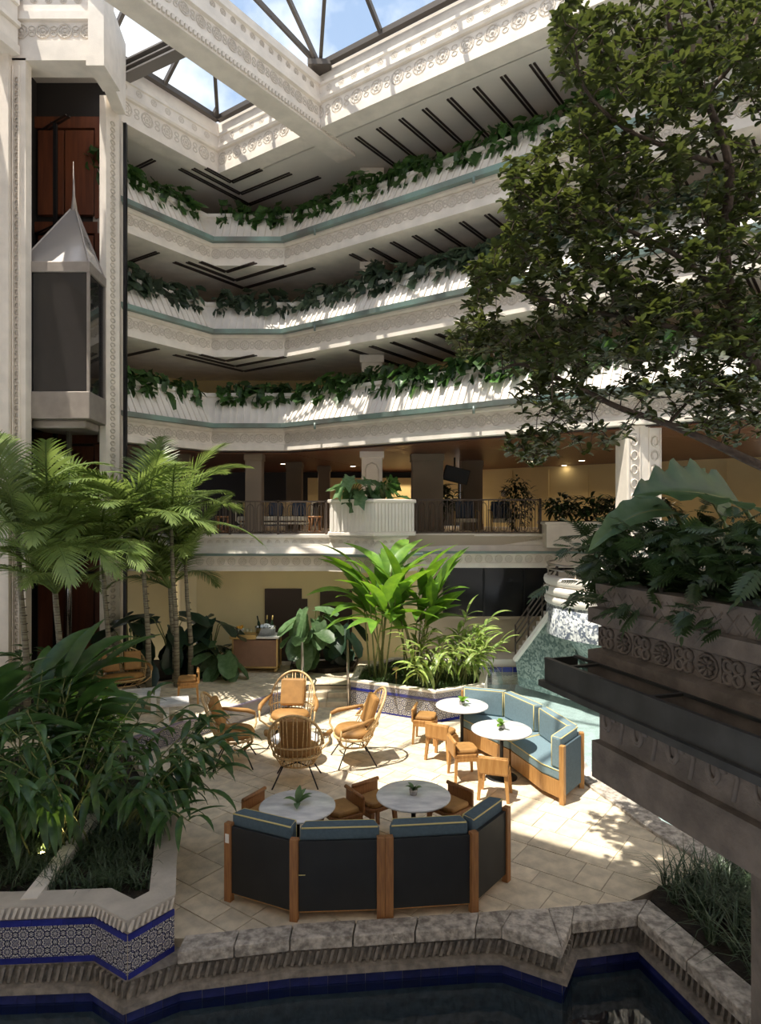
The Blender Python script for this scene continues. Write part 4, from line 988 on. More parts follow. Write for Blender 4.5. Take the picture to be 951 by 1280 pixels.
def sprig(label, x, y, z, s, pot=True, m='heli', seed=0):
    rnd = random.Random(seed); t = thing('potted_sprig', label, 'plant', (x, y, z))
    if pot: MB().lathe([(0, 0), (.045, 0), (.055, .07), (.048, .07), (.04, .02)], 12).build('pot', M_['liftroof'], t)
    else: MB().lathe([(0, 0), (.04, 0), (.04, .012), (0, .012)], 12).build('pot', M_['white'], t)
    for k in range(7):
        az = rnd.uniform(0, 6.28); p = (0, 0, .05 if pot else .01)
        b = MB().blade(p, az, rnd.uniform(.7, 1.35), s * rnd.uniform(.7, 1.1), s * .38, rnd.uniform(.8, 1.9), .15, 5); b.build('leaf', M_[m], t)
    return t
sprig('bent leafy sprig on the shaded left marble table', -1.02, 8.16, .80, .22, False, 'ear', 1)
sprig('small pot with drooping leaves on the shaded right marble table', .42, 8.46, .80, .15, True, 'ear', 2)
sprig('small light green plant on the sunlit table by the blue banquette', 2.01, 11.03, .80, .2, True, 'heli', 3)
sprig('small upright plant in a glass on the table beside the island planter', 1.52, 12.4, .80, .2, True, 'heli', 4)
sprig('pale green leaf on the low round table amid rattan chairs', -1.42, 11.75, .42, .26, False, 'varieg', 5)

# ------------------------------------------------------------------ low backed stools
def make_stool(label, loc, rz, group, m='teak'):
    t = thing('low_stool', label, 'stool', loc, rz, group)   # faces +Y, back at -Y
    w = .215
    MB().prism([(-w, -w), (w, -w), (w, w * .7), (w * .6, w), (-w * .6, w), (-w, w * .7)], .40, .455).build('seat_frame', M_[m], t, bev=.01)
    MB().prism([(-.20, -.17), (.20, -.17), (.205, .15), (.13, .205), (-.13, .205), (-.205, .15)], .456, .53).build('seat', M_['leather'], t, bev=.03)
    MB().box(-.225, .225, -.235, -.20, .42, .66).build('backrest', M_[m], t, bev=.012)
    MB().tube([(-.225, -.20, .655), (.225, -.20, .655)], .026, 10).build('back_roll', M_[m], t)
    for sx in (-1, 1):
        for sy in (-1, 1):
            MB().add([(sx * .19 + dx, sy * .18 + dy, .40) for dx, dy in ((-.03, -.022), (.03, -.022), (.03, .022), (-.03, .022))] + [(sx * .225 + dx, sy * .205 + dy, 0) for dx, dy in ((-.022, -.018), (.022, -.018), (.022, .018), (-.022, .018))],
                [(0, 1, 2, 3), (7, 6, 5, 4), (0, 4, 5, 1), (1, 5, 6, 2), (2, 6, 7, 3), (3, 7, 4, 0)]).build('leg', M_[m], t)
        MB().box(sx * .20 - .02, sx * .20 + .02, -.18, .18, .34, .40).build('apron', M_[m], t)
    return t
def face(x, y, tx, ty): return math.atan2(ty - y, tx - x) - math.pi / 2
s4 = make_stool('sunlit wooden stool nearest the camera at the blue banquette table', (1.77, 10.28, 0), face(1.77, 10.28, 2.0, 11.03), 'sunlit wooden stools')
for x, y, tx, ty, lb in ((1.38, 11.0, 2.01, 11.1, 'sunlit stool, second from the camera, facing the table by the blue banquette'), (1.10, 11.85, 1.5, 12.5, 'sunlit stool, third from the camera, facing the table by the island planter'), (.86, 12.75, 1.52, 12.6, 'sunlit stool farthest from the camera, close to the tiled island planter')):
    clone(s4, (x, y, 0), face(x, y, tx, ty), lb)
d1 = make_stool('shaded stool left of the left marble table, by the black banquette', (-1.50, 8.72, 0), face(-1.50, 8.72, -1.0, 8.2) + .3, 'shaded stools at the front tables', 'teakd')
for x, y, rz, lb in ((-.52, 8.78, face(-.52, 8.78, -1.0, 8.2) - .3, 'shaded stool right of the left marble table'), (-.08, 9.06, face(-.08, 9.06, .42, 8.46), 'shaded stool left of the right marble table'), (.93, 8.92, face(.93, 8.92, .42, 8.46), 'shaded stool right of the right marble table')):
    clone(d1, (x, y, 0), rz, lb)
clone(s4, (-4.1, 14.15, zg), face(-4.1, 14.15, -5, 13.9), 'wooden stool on the upper terrace beside the white block tables', 'upper terrace seats')

# ------------------------------------------------------------------ rattan chairs
def make_rattan(label, loc, rz, group, wide=1.0, name='rattan_armchair', cat='chair'):
    t = thing(name, label, cat, loc, rz, group)      # faces +Y
    a_ = .31 * wide; zs = .38
    def shell(u, v):   # u angle round the back, v height 0..1
        k = math.sin(u)          # 1 at the back centre
        x = math.cos(u) * (a_ + .10 * v); y = -(math.sin(u)) * (.28 + .18 * v); return x, y
    MB().tube([(a_ * math.cos(q), .27 * math.sin(q), zs) for q in [k * math.pi / 10 for k in range(20)]], .018, 6, closed=True).build('seat_ring', M_['rattan'], t)
    MB().tube([(a_ * .72 * math.cos(q), .2 * math.sin(q), zs - .13) for q in [k * math.pi / 10 for k in range(20)]], .012, 5, closed=True).build('lower_ring', M_['rattan'], t)
    # hoop of the back
    hoop = []
    for k in range(25):
        q = math.pi * (k / 24); hoop.append(((a_ + .04) * math.cos(q), -.12 - .34 * math.sin(q) ** .7, zs + .16 + .46 * math.sin(q) ** .8))
    MB().tube(hoop, .018, 6).build('back_hoop', M_['rattan'], t)
    mid = [((a_ + .02) * math.cos(math.pi * k / 20), -.10 - .25 * math.sin(math.pi * k / 20), zs + .16) for k in range(21)]
    MB().tube(mid, .012, 5).build('mid_hoop', M_['rattan'], t)
    sp = MB()
    nS = int(17 * wide)
    for k in range(1, nS):
        q = math.pi * k / nS; f = hoop[int(24 * k / nS)]; x0 = a_ * math.cos(q); y0 = -.27 * math.sin(q)
        sp.tube([(x0, y0, zs), ((x0 + f[0]) / 2 * 1.02, (y0 + f[1]) / 2 - .02, (zs + f[2]) / 2), f], .007, 4)
        sp.tube([(x0, y0, zs), (x0 * .72, y0 * .74, zs - .13)], .006, 4)
    for k in range(8):
        q = math.pi * (1 + (k + .5) / 8); sp.tube([(a_ * math.cos(q), -.27 * math.sin(q), zs), (a_ * .72 * math.cos(q + .2), -.2 * math.sin(q + .2), zs - .13)], .006, 4)
    sp.build('spindles', M_['rattan'], t, kind='stuff')
    for s in (-1, 1):
        arm = [(s * (a_ + .03), -.22, zs + .30), (s * (a_ + .09), -.05, zs + .26), (s * (a_ + .12), .14, zs + .23), (s * (a_ + .11), .25, zs + .19)]
        MB().tube(arm, [.022, .03, .034, .028], 8).build('armrest', M_['leather'], t)
        MB().tube([(s * (a_ + .11), .25, zs + .19), (s * (a_ + .10), .27, zs + .05), (s * (a_ - .02), .22, zs - .05), (s * a_ * .6, .15, zs - .13)], .014, 6).build('arm_support', M_['rattan'], t)
    MB().lathe([(0, zs + .02), (.28, zs + .02), (.30, zs + .05), (.27, zs + .10), (0, zs + .12)], 22, M=Matrix.Diagonal((wide * a_ / .31 / wide, .92, 1, 1))).build('seat_cushion', M_['leather'], t)
    nb = 1 if wide < 1.3 else 2
    for k in range(nb):
        cx0 = 0 if nb == 1 else (-.24 if k == 0 else .24); M = Matrix.Translation((cx0, -.24, zs + .33)) @ Matrix.Rotation(R(20), 4, 'X')
        m = MB(); m.box(-.19, .19, -.05, .05, -.20, .22, M); m.build('back_cushion', M_['leather'], t, bev=.035)
    for sx in (-1, 1):
        for sy in (-1, 1):
            MB().tube([(sx * a_ * .55, sy * .14, zs - .13), (sx * (a_ * .95), sy * .27, .0)], .010, 6).build('leg', M_['blackmetal'], t)
    MB().tube([(-a_ * .55, -.14, zs - .13), (a_ * .55, .14, zs - .13)], .008, 5).tube([(a_ * .55, -.14, zs - .13), (-a_ * .55, .14, zs - .13)], .008, 5).build('stretcher', M_['blackmetal'], t)
    return t
S_ = 1.24
r1 = make_rattan('rattan armchair facing the steps of the camera, behind the low table', (-1.72, 12.65, 0), math.pi - .05, 'rattan armchairs')
r1['label'] = 'sunlit rattan armchair behind the low round table, facing the camera'
r1.scale = (S_, S_, S_)
for x, y, rz, lb in ((-2.55, 11.65, -math.pi / 2 + .12, 'rattan armchair at left of the low table, partly behind leaf tips'), (-.48, 11.75, math.pi / 2 + .25, 'rattan armchair at right of the low round table, facing left'), (-1.36, 10.85, .02, 'rattan armchair with its back to the camera')):
    clone(r1, (x, y, 0), rz, lb)
ls = make_rattan('rattan loveseat with two brown cushions under the palms', (-5.65, 14.55, zg), -math.pi / 2 - .75, 'upper terrace seats', 1.6, 'rattan_loveseat', 'sofa')
ls.scale = (.95, .95, 1.0); ls.rotation_euler.z = math.pi + .45
for x, y, w, h, lb in ((-4.95, 13.35, .62, .42, 'larger white block table in front of the rattan loveseat'), (-4.0, 13.0, .30, .36, 'smaller white block table behind the leaf tips')):
    t = thing('block_table', lb, 'table', (x, y, zg), .3)
    MB().box(-w, w * .8, -.28, .28, h - .05, h).build('tabletop', M_['marble'], t, bev=.006)
    for s in (-1, 1): MB().box(s * w * .6 - .05, s * w * .6 + .05, -.25, .25, 0, h - .05).build('slab_leg', M_['white'], t, bev=.004)

# ------------------------------------------------------------------ bar cart
ct = thing('bar_cart', 'brown panelled bar cart with brass frame and white top', 'cart', (-3.15, 16.95, zg), -.02)
w = .56
for x in (-w, w):
    for y in (-.26, .26): MB().box(x - .02, x + .02, y - .02, y + .02, .08, .86).build('frame_post', M_['brass'], ct)
for y in (-.27, .25): MB().box(-w, w, y, y + .02, .16, .82).build('panel', M_['cartp'], ct)
for x in (-w + .005, w - .02): MB().box(x, x + .015, -.25, .25, .16, .82).build('side_panel', M_['cartp'], ct)
MB().box(-w - .02, w + .02, -.29, .29, .12, .16).build('bottom_frame', M_['brass'], ct)
MB().box(-w - .05, w + .05, -.31, .31, .86, .91).build('top', M_['white'], ct, bev=.008)
for x in (-w + .05, w - .05):
    for y in (-.22, .22): MB().lathe([(0, -.02), (.05, -.02), (.05, .02), (0, .02)], 12, M=Matrix.Translation((x, y, .05)) @ Matrix.Rotation(R(90), 4, 'X')).build('caster', M_['brass'], ct)
tz = zg + .912
tb = thing('ice_tub', 'large round steel tub full of ice on the cart', 'tub', (-2.93, 16.95, tz))
MB().lathe([(0, 0), (.24, 0), (.27, .2), (.285, .21), (.26, .2), (.24, .16)], 26).build('tub', M_['chrome'], tb)
m = MB(); rnd = random.Random(4)
for k in range(70):
    a, r = rnd.uniform(0, 6.28), rnd.uniform(0, .22); m.cbox((0, 0, 0), (.045, .045, .045), Matrix.Translation((r * math.cos(a), r * math.sin(a), .19 + .06 * (1 - r / .24))) @ Matrix.Rotation(rnd.uniform(0, 3), 4, 'X') @ Matrix.Rotation(rnd.uniform(0, 3), 4, 'Z'))
m.build('ice', M_['ice'], tb, kind='stuff')
def bottle(label, x, y, lean, cap, m='green_glass'):
    t = thing('wine_bottle', label, 'bottle', (x, y, tz + .12), 0, 'bottles in the ice tub'); t.rotation_euler = (0, lean, 0)
    MB().lathe([(0, 0), (.042, 0), (.042, .16), (.015, .24), (.015, .27)], 14).build('glass', M_[m], t); MB().lathe([(.017, .26), (.019, .31), (.017, .36), (0, .36)], 10).build('foil', M_[cap], t)
bottle('leftmost dark bottle leaning in the ice tub', -3.08, 16.98, -.2, 'blackmetal'); bottle('middle green bottle standing in the ice tub', -2.92, 17.05, .03, 'gold'); bottle('rightmost gold capped bottle in the ice tub', -2.80, 17.0, .12, 'gold')
ty_ = thing('wooden_tray', 'yellow framed tray of glasses at left of the cart top', 'tray', (-3.42, 16.75, tz))
MB().box(-.34, .30, -.18, .2, 0, .02).build('base', M_['brass'], ty_)
for a in ((-.34, .30, -.19, -.17), (-.34, .30, .19, .21), (-.35, -.33, -.18, .2), (.29, .31, -.18, .2)): MB().box(a[0], a[1], a[2], a[3], -.05, .06).build('rim', M_['brass'], ty_)
gm = clear('drinking_glass', (.9, .93, .95), gloss=.15)
for k in range(9):
    x, y = -3.68 + .11 * (k % 5), 16.66 + .12 * (k // 5)
    t = thing('wine_glass', 'stemmed glass on the cart tray, %s from the left in the %s row' % (('first', 'second', 'third', 'fourth', 'fifth')[k % 5], ('front', 'back')[k // 5]), 'glass', (x, y, tz + .02), 0, 'glasses on the cart tray')
    MB().lathe([(0, .004), (.03, .004), (.03, 0)], 10).build('foot', gm, t); MB().lathe([(.004, 0), (.004, .07), (.03, .09), (.036, .13), (.03, .17)], 10).build('bowl', gm, t)
fb_ = thing('fruit_bowl', 'shallow bowl of oranges at the back left corner of the cart', 'bowl', (-3.62, 17.1, tz))
MB().lathe([(0, 0), (.05, 0), (.05, .06), (.12, .11), (.115, .115), (.04, .07)], 16).build('bowl', M_['white'], fb_)
for k in range(6):
    t = tag(MB().lathe([(.0, -.04), (.028, -.028), (.04, 0), (.028, .028), (0, .04)], 10).build('orange', M_['fruit'], loc=(-3.62 + .055 * math.cos(k * 1.05), 17.1 + .055 * math.sin(k * 1.05), tz + .15 + (.03 if k == 0 else 0))), ('orange on top of the pile in the cart bowl' if k == 0 else 'orange low in the cart bowl, %s' % ('back right', 'back left', 'left side', 'front left', 'front right')[k - 1]), 'fruit', 'oranges in the bowl')

# ------------------------------------------------------------------ step handrails, garden fittings
def handrail(label, pts, posts):
    t = thing('handrail', label, 'handrail', (0, 0, 0)); MB().tube(pts, .024, 8).build('rail', M_['inox'], t)
    for a, b in posts: MB().tube([a, b], .024, 8).build('post', M_['inox'], t); MB().lathe([(0, 0), (.05, 0), (.05, .015), (0, .02)], 10, a).build('flange', M_['inox'], t)
handrail('slim metal handrail at the left side of the steps', [(-1.88, 15.9, zg + .5), (-1.88, 15.85, 1.28), (-1.85, 15.75, 1.30), (-1.74, 14.95, .92), (-1.74, 14.8, .86), (-1.74, 14.7, .72), (-1.74, 14.75, .4)], [((-1.88, 15.9, zg), (-1.88, 15.9, 1.27)), ((-1.74, 14.95, 0), (-1.74, 14.95, .92))])
handrail('slim metal handrail against the tiled island planter', [(-.80, 16.1, 1.28), (-.80, 16.0, 1.30), (-.72, 14.85, .92), (-.72, 14.72, .85), (-.72, 14.68, .6)], [((-.80, 16.1, zg), (-.80, 16.1, 1.28)), ((-.72, 14.8, 0), (-.72, 14.8, .88))])
p = (-2.62, 8.1, .38)
t = thing('path_light', 'dark mushroom garden light among the grass at left', 'lamp', (-2.72, 8.15, .38)); MB().tube([(0, 0, 0), (0, 0, .36)], .012, 6).build('stake', M_['blackmetal'], t); MB().lathe([(0, .43), (.02, .42), (.09, .36), (.09, .34), (0, .36)], 14).build('cap', M_['blackmetal'], t)
t = thing('path_light', 'small copper garden light in the island planter', 'lamp', (.35, 14.75, .55)); MB().tube([(0, 0, 0), (0, 0, .36)], .016, 6).build('stake', M_['brass'], t); MB().lathe([(0, .42), (.02, .41), (.09, .37), (.09, .35), (0, .37)], 14).build('cap', M_['brass'], t)
q = G(52, 1068, .45)
t = thing('uplight', 'glowing garden uplight under the left foreground leaves', 'lamp', (q[0], q[1], .40)); MB().lathe([(.0, 0), (.05, 0), (.05, .08), (.04, .08)], 12).build('can', M_['blackmetal'], t); MB().lathe([(0, .07), (.038, .07)], 10).build('lens', M_['uplamp'], t)
ul = bpy.data.lights.new('uplight_glow', 'SPOT'); ul.energy = 25; ul.color = (1, .72, .4); ul.spot_size = R(80); ul.shadow_soft_size = .03
uo = bpy.data.objects.new('uplight_glow', ul); COL.objects.link(uo); uo.location = (q[0], q[1], .5); uo.rotation_euler = (R(170), R(15), 0)

# ------------------------------------------------------------------ terrace level furniture
sf = thing('bench_sofa', 'cream bench sofa behind the left iron railing', 'sofa', (-3.35, 21.2, ZF))
MB().box(-1.15, 1.15, -.35, .35, .34, .48).build('seat', M_['cream'], sf, bev=.03); MB().box(-1.1, 1.1, .26, .36, .48, .95).build('backrest', M_['rattan'], sf, bev=.03)
MB().tube([(-1.35, -.3, .95), (-1.2, -.33, .9), (-1.18, -.36, .35), (-1.05, -.37, .26), (1.05, -.37, .26), (1.18, -.36, .35), (1.2, -.33, .9), (1.35, -.3, .95)], .035, 8).build('curved_frame', M_['cream'], sf)
for x in (-1.05, 1.05):
    for y in (-.3, .3): MB().box(x - .03, x + .03, y - .03, y + .03, 0, .34).build('leg', M_['rattan'], sf)
for x, lb in ((-.75, 'left navy cushion on the terrace bench sofa'), (0.0, 'middle navy cushion on the terrace bench sofa'), (.75, 'right navy cushion on the terrace bench sofa')):
    M = Matrix.Translation((-3.35 + x, 21.25, ZF + .70)) @ Matrix.Rotation(R(-14), 4, 'X')
    tag(MB().box(-.22, .22, -.07, .07, -.21, .22, M).build('cushion', M_['navy'], bev=.04), lb, 'cushion', 'navy cushions')
def drum(x, y, lb):
    t = thing('carved_drum_stool', lb, 'stool', (x, y, ZF)); MB().lathe([(0, .5), (.22, .5), (.22, .44), (0, .44)], 16).build('top', M_['teakd'], t); MB().lathe([(0, .0), (.22, 0), (.22, .06), (0, .06)], 16).build('base', M_['teakd'], t)
    for k in range(8): a = k * math.pi / 4; MB().tube([(.2 * math.cos(a), .2 * math.sin(a), .05), (.15 * math.cos(a + .2), .15 * math.sin(a + .2), .25), (.2 * math.cos(a + .4), .2 * math.sin(a + .4), .45)], .025, 6).build('fretted_stave', M_['teakd'], t)
drum(-1.62 - .35, 20.0, 'carved wooden drum stool right of the terrace bench sofa'); drum(-4.75, 20.0, 'carved wooden drum stool left of the terrace bench sofa')
for x, y, lb in ((2.6, 20.3, 'left dark lounge chair behind the right railing'), (3.7, 20.2, 'right dark lounge chair behind the right railing')):
    t = thing('lounge_chair', lb, 'chair', (x, y, ZF)); MB().box(-.32, .32, -.3, .3, .3, .42).build('seat', M_['cream'], t, bev=.03); MB().box(-.3, .3, .22, .32, .42, .95).build('backrest', M_['navy'], t, bev=.04)
    for s in (-1, 1): MB().tube([(s * .36, -.3, 0), (s * .36, -.3, .62), (s * .36, .3, .7), (s * .36, .32, 0)], .02, 6).build('leg', M_['brass'], t)
tp_ = at(548, 592, 21.5)
tv = thing('hanging_speaker', 'black box hanging from the wooden ceiling behind the dark pillar', 'speaker', (tp_.x + .5, 21.3, 5.2)); MB().box(-.45, .35, -.15, .15, .15, .62, Matrix.Rotation(.25, 4, 'Y')).build('case', M_['backpan'], tv, bev=.02); MB().tube([(0, 0, .5), (0, 0, .95)], .03, 6).build('bracket', M_['backpan'], tv)
# ------------------------------------------------------------------ planting
def ribbon(m, p, d, up, ln, w, droop=.3, n=2, taper=True):
    p = Vector(p); d = d.normalized(); side = d.cross(up).normalized(); vs = []
    for i in range(n + 1):
        t = i / n; ww = w / 2 * (1 - t ** 2 * (.95 if taper else .3)) * (.55 + .45 * min(1, t * 3 + .2))
        vs += [p + side * ww, p - side * ww]; d = (d - Vector((0, 0, 1)) * droop / n).normalized(); p = p + d * ln / n
    m.add(vs, [(2 * i, 2 * i + 1, 2 * i + 3, 2 * i + 2) for i in range(n)], True)
def frond_mesh(pitch, droop, seed, ln=1.0, pairs=30, lw=.019, ll=.29, mt='palm'):
    rnd = random.Random(seed); m = MB(); p = Vector((0, 0, 0)); pts = []; n = pairs + 6; tans = []
    for i in range(n + 1):
        t = i / n; a = pitch - droop * t ** 1.4; d = Vector((math.cos(a), 0, math.sin(a))); pts.append(p.copy()); tans.append(d); p = p + d * ln / n
    m.tube(pts[::3] + [pts[-1]], [.014 * (1 - .8 * i / (len(pts[::3]))) for i in range(len(pts[::3]) + 1)], 4)
    for i in range(5, n + 1):
        t = (i - 5) / (n - 5); L_ = ll * (math.sin(math.pi * (.18 + .78 * t)) ** .7) * rnd.uniform(.88, 1.08); d = tans[i]; up = Vector((-d.z, 0, d.x))
        for s in (-1, 1):
            ang = R(58 - 34 * t + rnd.uniform(-5, 5)); q = d * math.cos(ang) + Vector((0, s, 0)) * math.sin(ang) + up * .22
            ribbon(m, pts[i], q, up, L_, lw, droop=.55, n=3)
    return m.mesh('frond', M_[mt])
FR = [frond_mesh(p, dr, i) for i, (p, dr) in enumerate(((1.4, .9), (1.2, 1.2), (1.0, 1.4), (.75, 1.4), (.45, 1.3), (1.3, 1.5)))]
def palm(label, base, crown, s, nf, seed, spread=1.0, azr=None, group='areca palms at left', mt=None):
    rnd = random.Random(seed); t = thing('areca_palm', label, 'palm', base, 0, group)
    b = Vector(base); c = Vector(crown) - b
    pts = [Vector((0, 0, 0)), c * .35 + Vector((.04, 0, 0)), c * .7, c]
    tr = MB().tube(pts, [.075, .06, .05, .04], 8).build('trunk', M_['ptrunk'], t)
    rg = MB()
    for k in range(int(c.length / .16)):
        f = (k + .5) / (c.length / .16); q = c * f + Vector((.04 * math.sin(f * 3), 0, 0)) * (1 if f < .7 else 0); rg.lathe([(.07 - .03 * f, -.008), (.078 - .03 * f, 0), (.07 - .03 * f, .008)], 8, q)
    rg.build('trunk_ring', M_['bark'], tr, kind='stuff')
    for k in range(nf):
        az = (rnd.uniform(0, 2 * math.pi) if azr is None else rnd.uniform(*azr)); me = FR[rnd.randrange(len(FR))]; q = s * rnd.uniform(.8, 1.15)
        inst('frond', me, t, tuple(c), (rnd.uniform(-.15, .15), 0, az), (q, q, q))
    return t
def W3(px, py, Y): return tuple(at(px, py, Y))
for i, (bx, by, px, py, Y, s, nf, lb) in enumerate((
    (150, 830, 128, 690, 14.6, 2.7, 18, 'areca palm standing in front of the lift shaft'),
    (172, 838, 178, 672, 14.9, 2.7, 18, 'areca palm with bright sunlit crown left of the terrace railing'),
    (205, 820, 212, 735, 15.6, 2.2, 14, 'shorter areca palm in front of the yellow side wall'),
    (90, 840, 66, 700, 13.6, 2.5, 16, 'shaded areca palm by the left carved pier'),
    (20, 840, 22, 668, 12.8, 2.3, 15, 'dark areca palm at the far left edge'),
    (190, 835, 232, 706, 15.8, 2.0, 13, 'small areca palm reaching towards the yellow door wall'),
    (226, 838, 214, 662, 15.2, 2.4, 14, 'areca palm whose fronds brush the terrace ledge'),
    (62, 850, 70, 742, 12.9, 2.0, 13, 'low areca palm just behind the left broad leaves'))):
    c = at(px, py, Y); b = (c.x * .98 + (.0 if i != 2 else .0), Y + .1, .4)
    palm(lb, b, tuple(c), s, nf, 10 + i)

# generic leaf meshes
LB = {}
def bl(kind, v, mt, pitch, ln, w, droop, fold=.2, n=6, shape=None):
    key = (kind, v)
    if key not in LB: LB[key] = MB().blade((0, 0, 0), 0, pitch, ln, w, droop, fold, n, shape).mesh(kind + '_leaf', M_[mt])
    return LB[key]
def cane_plant(name, label, cat, loc, canes, mt, leafL, leafW, seed, h=(1.2, 1.9), lean=(.1, .6), n=(8, 12), start=.35, azr=(0, 2 * math.pi), group=None, limit=290, cane_r=.012, pitch=(-.2, .9), droops=(.6, 1.8), spread=.3, top_extra=1):
    rnd = random.Random(seed); t = thing(name, label, cat, loc, 0, group); cnt = 0
    meshes = []
    for v in range(8):
        p = pitch[0] + (pitch[1] - pitch[0]) * v / 7; dr = rnd.uniform(*droops); meshes.append(MB().blade((0, 0, 0), 0, p, 1.0, leafW / leafL, dr, .3, 7, lambda t_: math.sin(math.pi * min(1, (t_ * .95 + .04) ** .8)) ** .9).mesh('leaf', M_[mt]))
    for c in range(canes):
        az = rnd.uniform(*azr); hh = rnd.uniform(*h); ln_ = rnd.uniform(*lean); r0 = rnd.uniform(0, spread); a0 = rnd.uniform(0, 6.28)
        b = Vector((r0 * math.cos(a0), r0 * math.sin(a0), 0)); pts = []; p = b.copy(); pt = 1.5 - ln_ * .4
        N_ = 8
        for i in range(N_ + 1):
            pts.append(p.copy()); d = Vector((math.cos(az) * math.cos(pt), math.sin(az) * math.cos(pt), math.sin(pt))); p = p + d * hh / N_; pt -= ln_ / N_
        MB().tube(pts, [cane_r * (1 - .6 * i / N_) for i in range(N_ + 1)], 5).build('cane', M_['cane'], t)
        k = rnd.randint(*n); flip = 1
        for i in range(k):
            f = start + (1 - start) * (i + .5) / k; j = f * N_; q = pts[int(j)].lerp(pts[min(N_, int(j) + 1)], j - int(j))
            if cnt >= limit: continue
            la = az + flip * rnd.uniform(.5, 1.5); flip = -flip; s = leafL * rnd.uniform(.75, 1.15)
            if i >= k - 1: la = az
            inst('leaf', rnd.choice(meshes[max(0, min(7, int((f - start) / (1 - start) * 6)) - 1):][:4]), t, tuple(q), (rnd.uniform(-.3, .3), 0, la), (s, s, s)); cnt += 1
    return t

# foreground gingers in the bottom-left planter
GA = dict(mt='ginger', leafL=.46, leafW=.085, group='ginger plants in the left planter')
cane_plant('ginger_plant', 'leafy ginger clump leaning over the paving in the left planter', 'plant', (-3.15, 8.35, .38), 15, h=(1.2, 1.9), lean=(.5, 1.3), n=(11, 15), azr=(-1.2, .9), seed=3, spread=.3, pitch=(-.7, .7), **GA)
cane_plant('ginger_plant', 'dense ginger clump in the middle of the left planter', 'plant', (-3.75, 7.9, .38), 17, h=(1.3, 2.0), lean=(.2, 1.0), n=(10, 15), seed=4, spread=.4, pitch=(-.8, .7), **GA)
cane_plant('ginger_plant', 'ginger clump at the left frame edge of the left planter', 'plant', (-4.6, 8.1, .38), 15, h=(1.2, 2.0), lean=(.2, .9), n=(10, 14), seed=5, spread=.4, pitch=(-.8, .7), **GA)
cane_plant('ginger_plant', 'ginger clump behind the others, below the broad banana like leaves', 'plant', (-4.1, 9.5, .38), 15, h=(1.1, 1.8), lean=(.2, .9), n=(9, 13), seed=6, spread=.5, pitch=(-.5, .8), **GA)
HB = dict(mt='ginger', leafL=1.25, leafW=.27, cane_r=.022, start=.45, droops=(.5, 1.3))
cane_plant('heliconia', 'tall heliconia with broad arching leaves behind the left gingers', 'plant', (-4.7, 9.3, .38), 6, h=(1.5, 2.1), lean=(.1, .5), n=(4, 6), seed=8, spread=.4, pitch=(.2, 1.0), azr=(-1, 1.5), **HB)
cane_plant('heliconia', 'heliconia with long leaf blades at the left frame edge', 'plant', (-5.3, 8.9, .38), 6, h=(1.4, 2.2), lean=(.1, .5), n=(4, 6), seed=9, spread=.3, pitch=(.2, 1.1), **HB)
cane_plant('low_ginger', 'pale green low gingers behind the left planter, in front of the loveseat', 'plant', (-5.0, 11.4, .36), 16, mt='heli', leafL=.42, leafW=.11, h=(.6, 1.1), lean=(.1, .8), n=(7, 10), seed=12, spread=.6, pitch=(-.2, .9))
cane_plant('low_ginger', 'low green plants left of the loveseat under the palms', 'plant', (-6.6, 13.6, .4), 16, mt='ginger', leafL=.45, leafW=.13, h=(.7, 1.4), lean=(.1, .8), n=(7, 10), seed=13, spread=.7, pitch=(-.2, .9))
# island planter
cane_plant('heliconia', 'bright sunlit heliconia with tall canes on the left of the island planter', 'plant', (.0, 15.3, .55), 10, mt='heli', leafL=1.3, leafW=.34, h=(1.9, 2.8), lean=(.0, .35), n=(4, 6), seed=21, spread=.35, pitch=(.3, 1.35), droops=(.5, 1.3), start=.55, cane_r=.024)
cane_plant('heliconia', 'sunlit heliconia with upright rolled leaves in the centre of the island planter', 'plant', (.85, 15.5, .55), 9, mt='heli', leafL=1.2, leafW=.31, h=(1.9, 2.9), lean=(.0, .3), n=(4, 6), seed=22, spread=.3, pitch=(.5, 1.4), droops=(.4, 1.1), start=.55, cane_r=.024)
cane_plant('variegated_ginger', 'yellow striped ginger leaning over the island planter towards the fountain', 'plant', (1.75, 15.0, .55), 18, mt='varieg', leafL=.55, leafW=.085, h=(1.0, 1.7), lean=(.2, .9), n=(9, 13), seed=23, spread=.4, pitch=(-.1, 1.1), azr=(-1.2, 1.6))
cane_plant('variegated_ginger', 'green and yellow ginger in front of the heliconia canes', 'plant', (1.0, 14.7, .55), 16, mt='varieg', leafL=.48, leafW=.09, h=(.9, 1.5), lean=(.2, .9), n=(8, 12), seed=24, spread=.4, pitch=(-.3, .9))

# heart shaped and lobed leaves
def heart_mesh(mt, name='leaf', notch=0, n=18, cup=.25, drop=.35):
    m = MB(); vs = [Vector((.12, 0, 0))]; pts = []
    for k in range(n):
        a = -math.pi + 2 * math.pi * (k + .5) / n       # tip at +x
        r = .36 + .34 * max(0, math.cos(a)) ** 3 + .10 * math.cos(a * 2)
        if abs(a) > 2.75: r *= .55
        if notch and k % 2 and abs(a) < 2.5: r *= (1 - notch)
        pts.append(Vector((.18 + r * math.cos(a), r * math.sin(a) * .95, 0)))
    for p in pts: p.z = cup * abs(p.y) - drop * max(0, p.x) ** 2
    m.add(vs + pts, [(0, 1 + k, 1 + (k + 1) % n) for k in range(n)], True); return m.mesh(name, M_[mt])
def Mleaf(p, az, pitch, s, roll=0):
    return Matrix.Translation(p) @ Matrix.Rotation(az, 4, 'Z') @ Matrix.Rotation(-pitch, 4, 'Y') @ Matrix.Rotation(roll, 4, 'X') @ Matrix.Diagonal((s, s, s, 1))
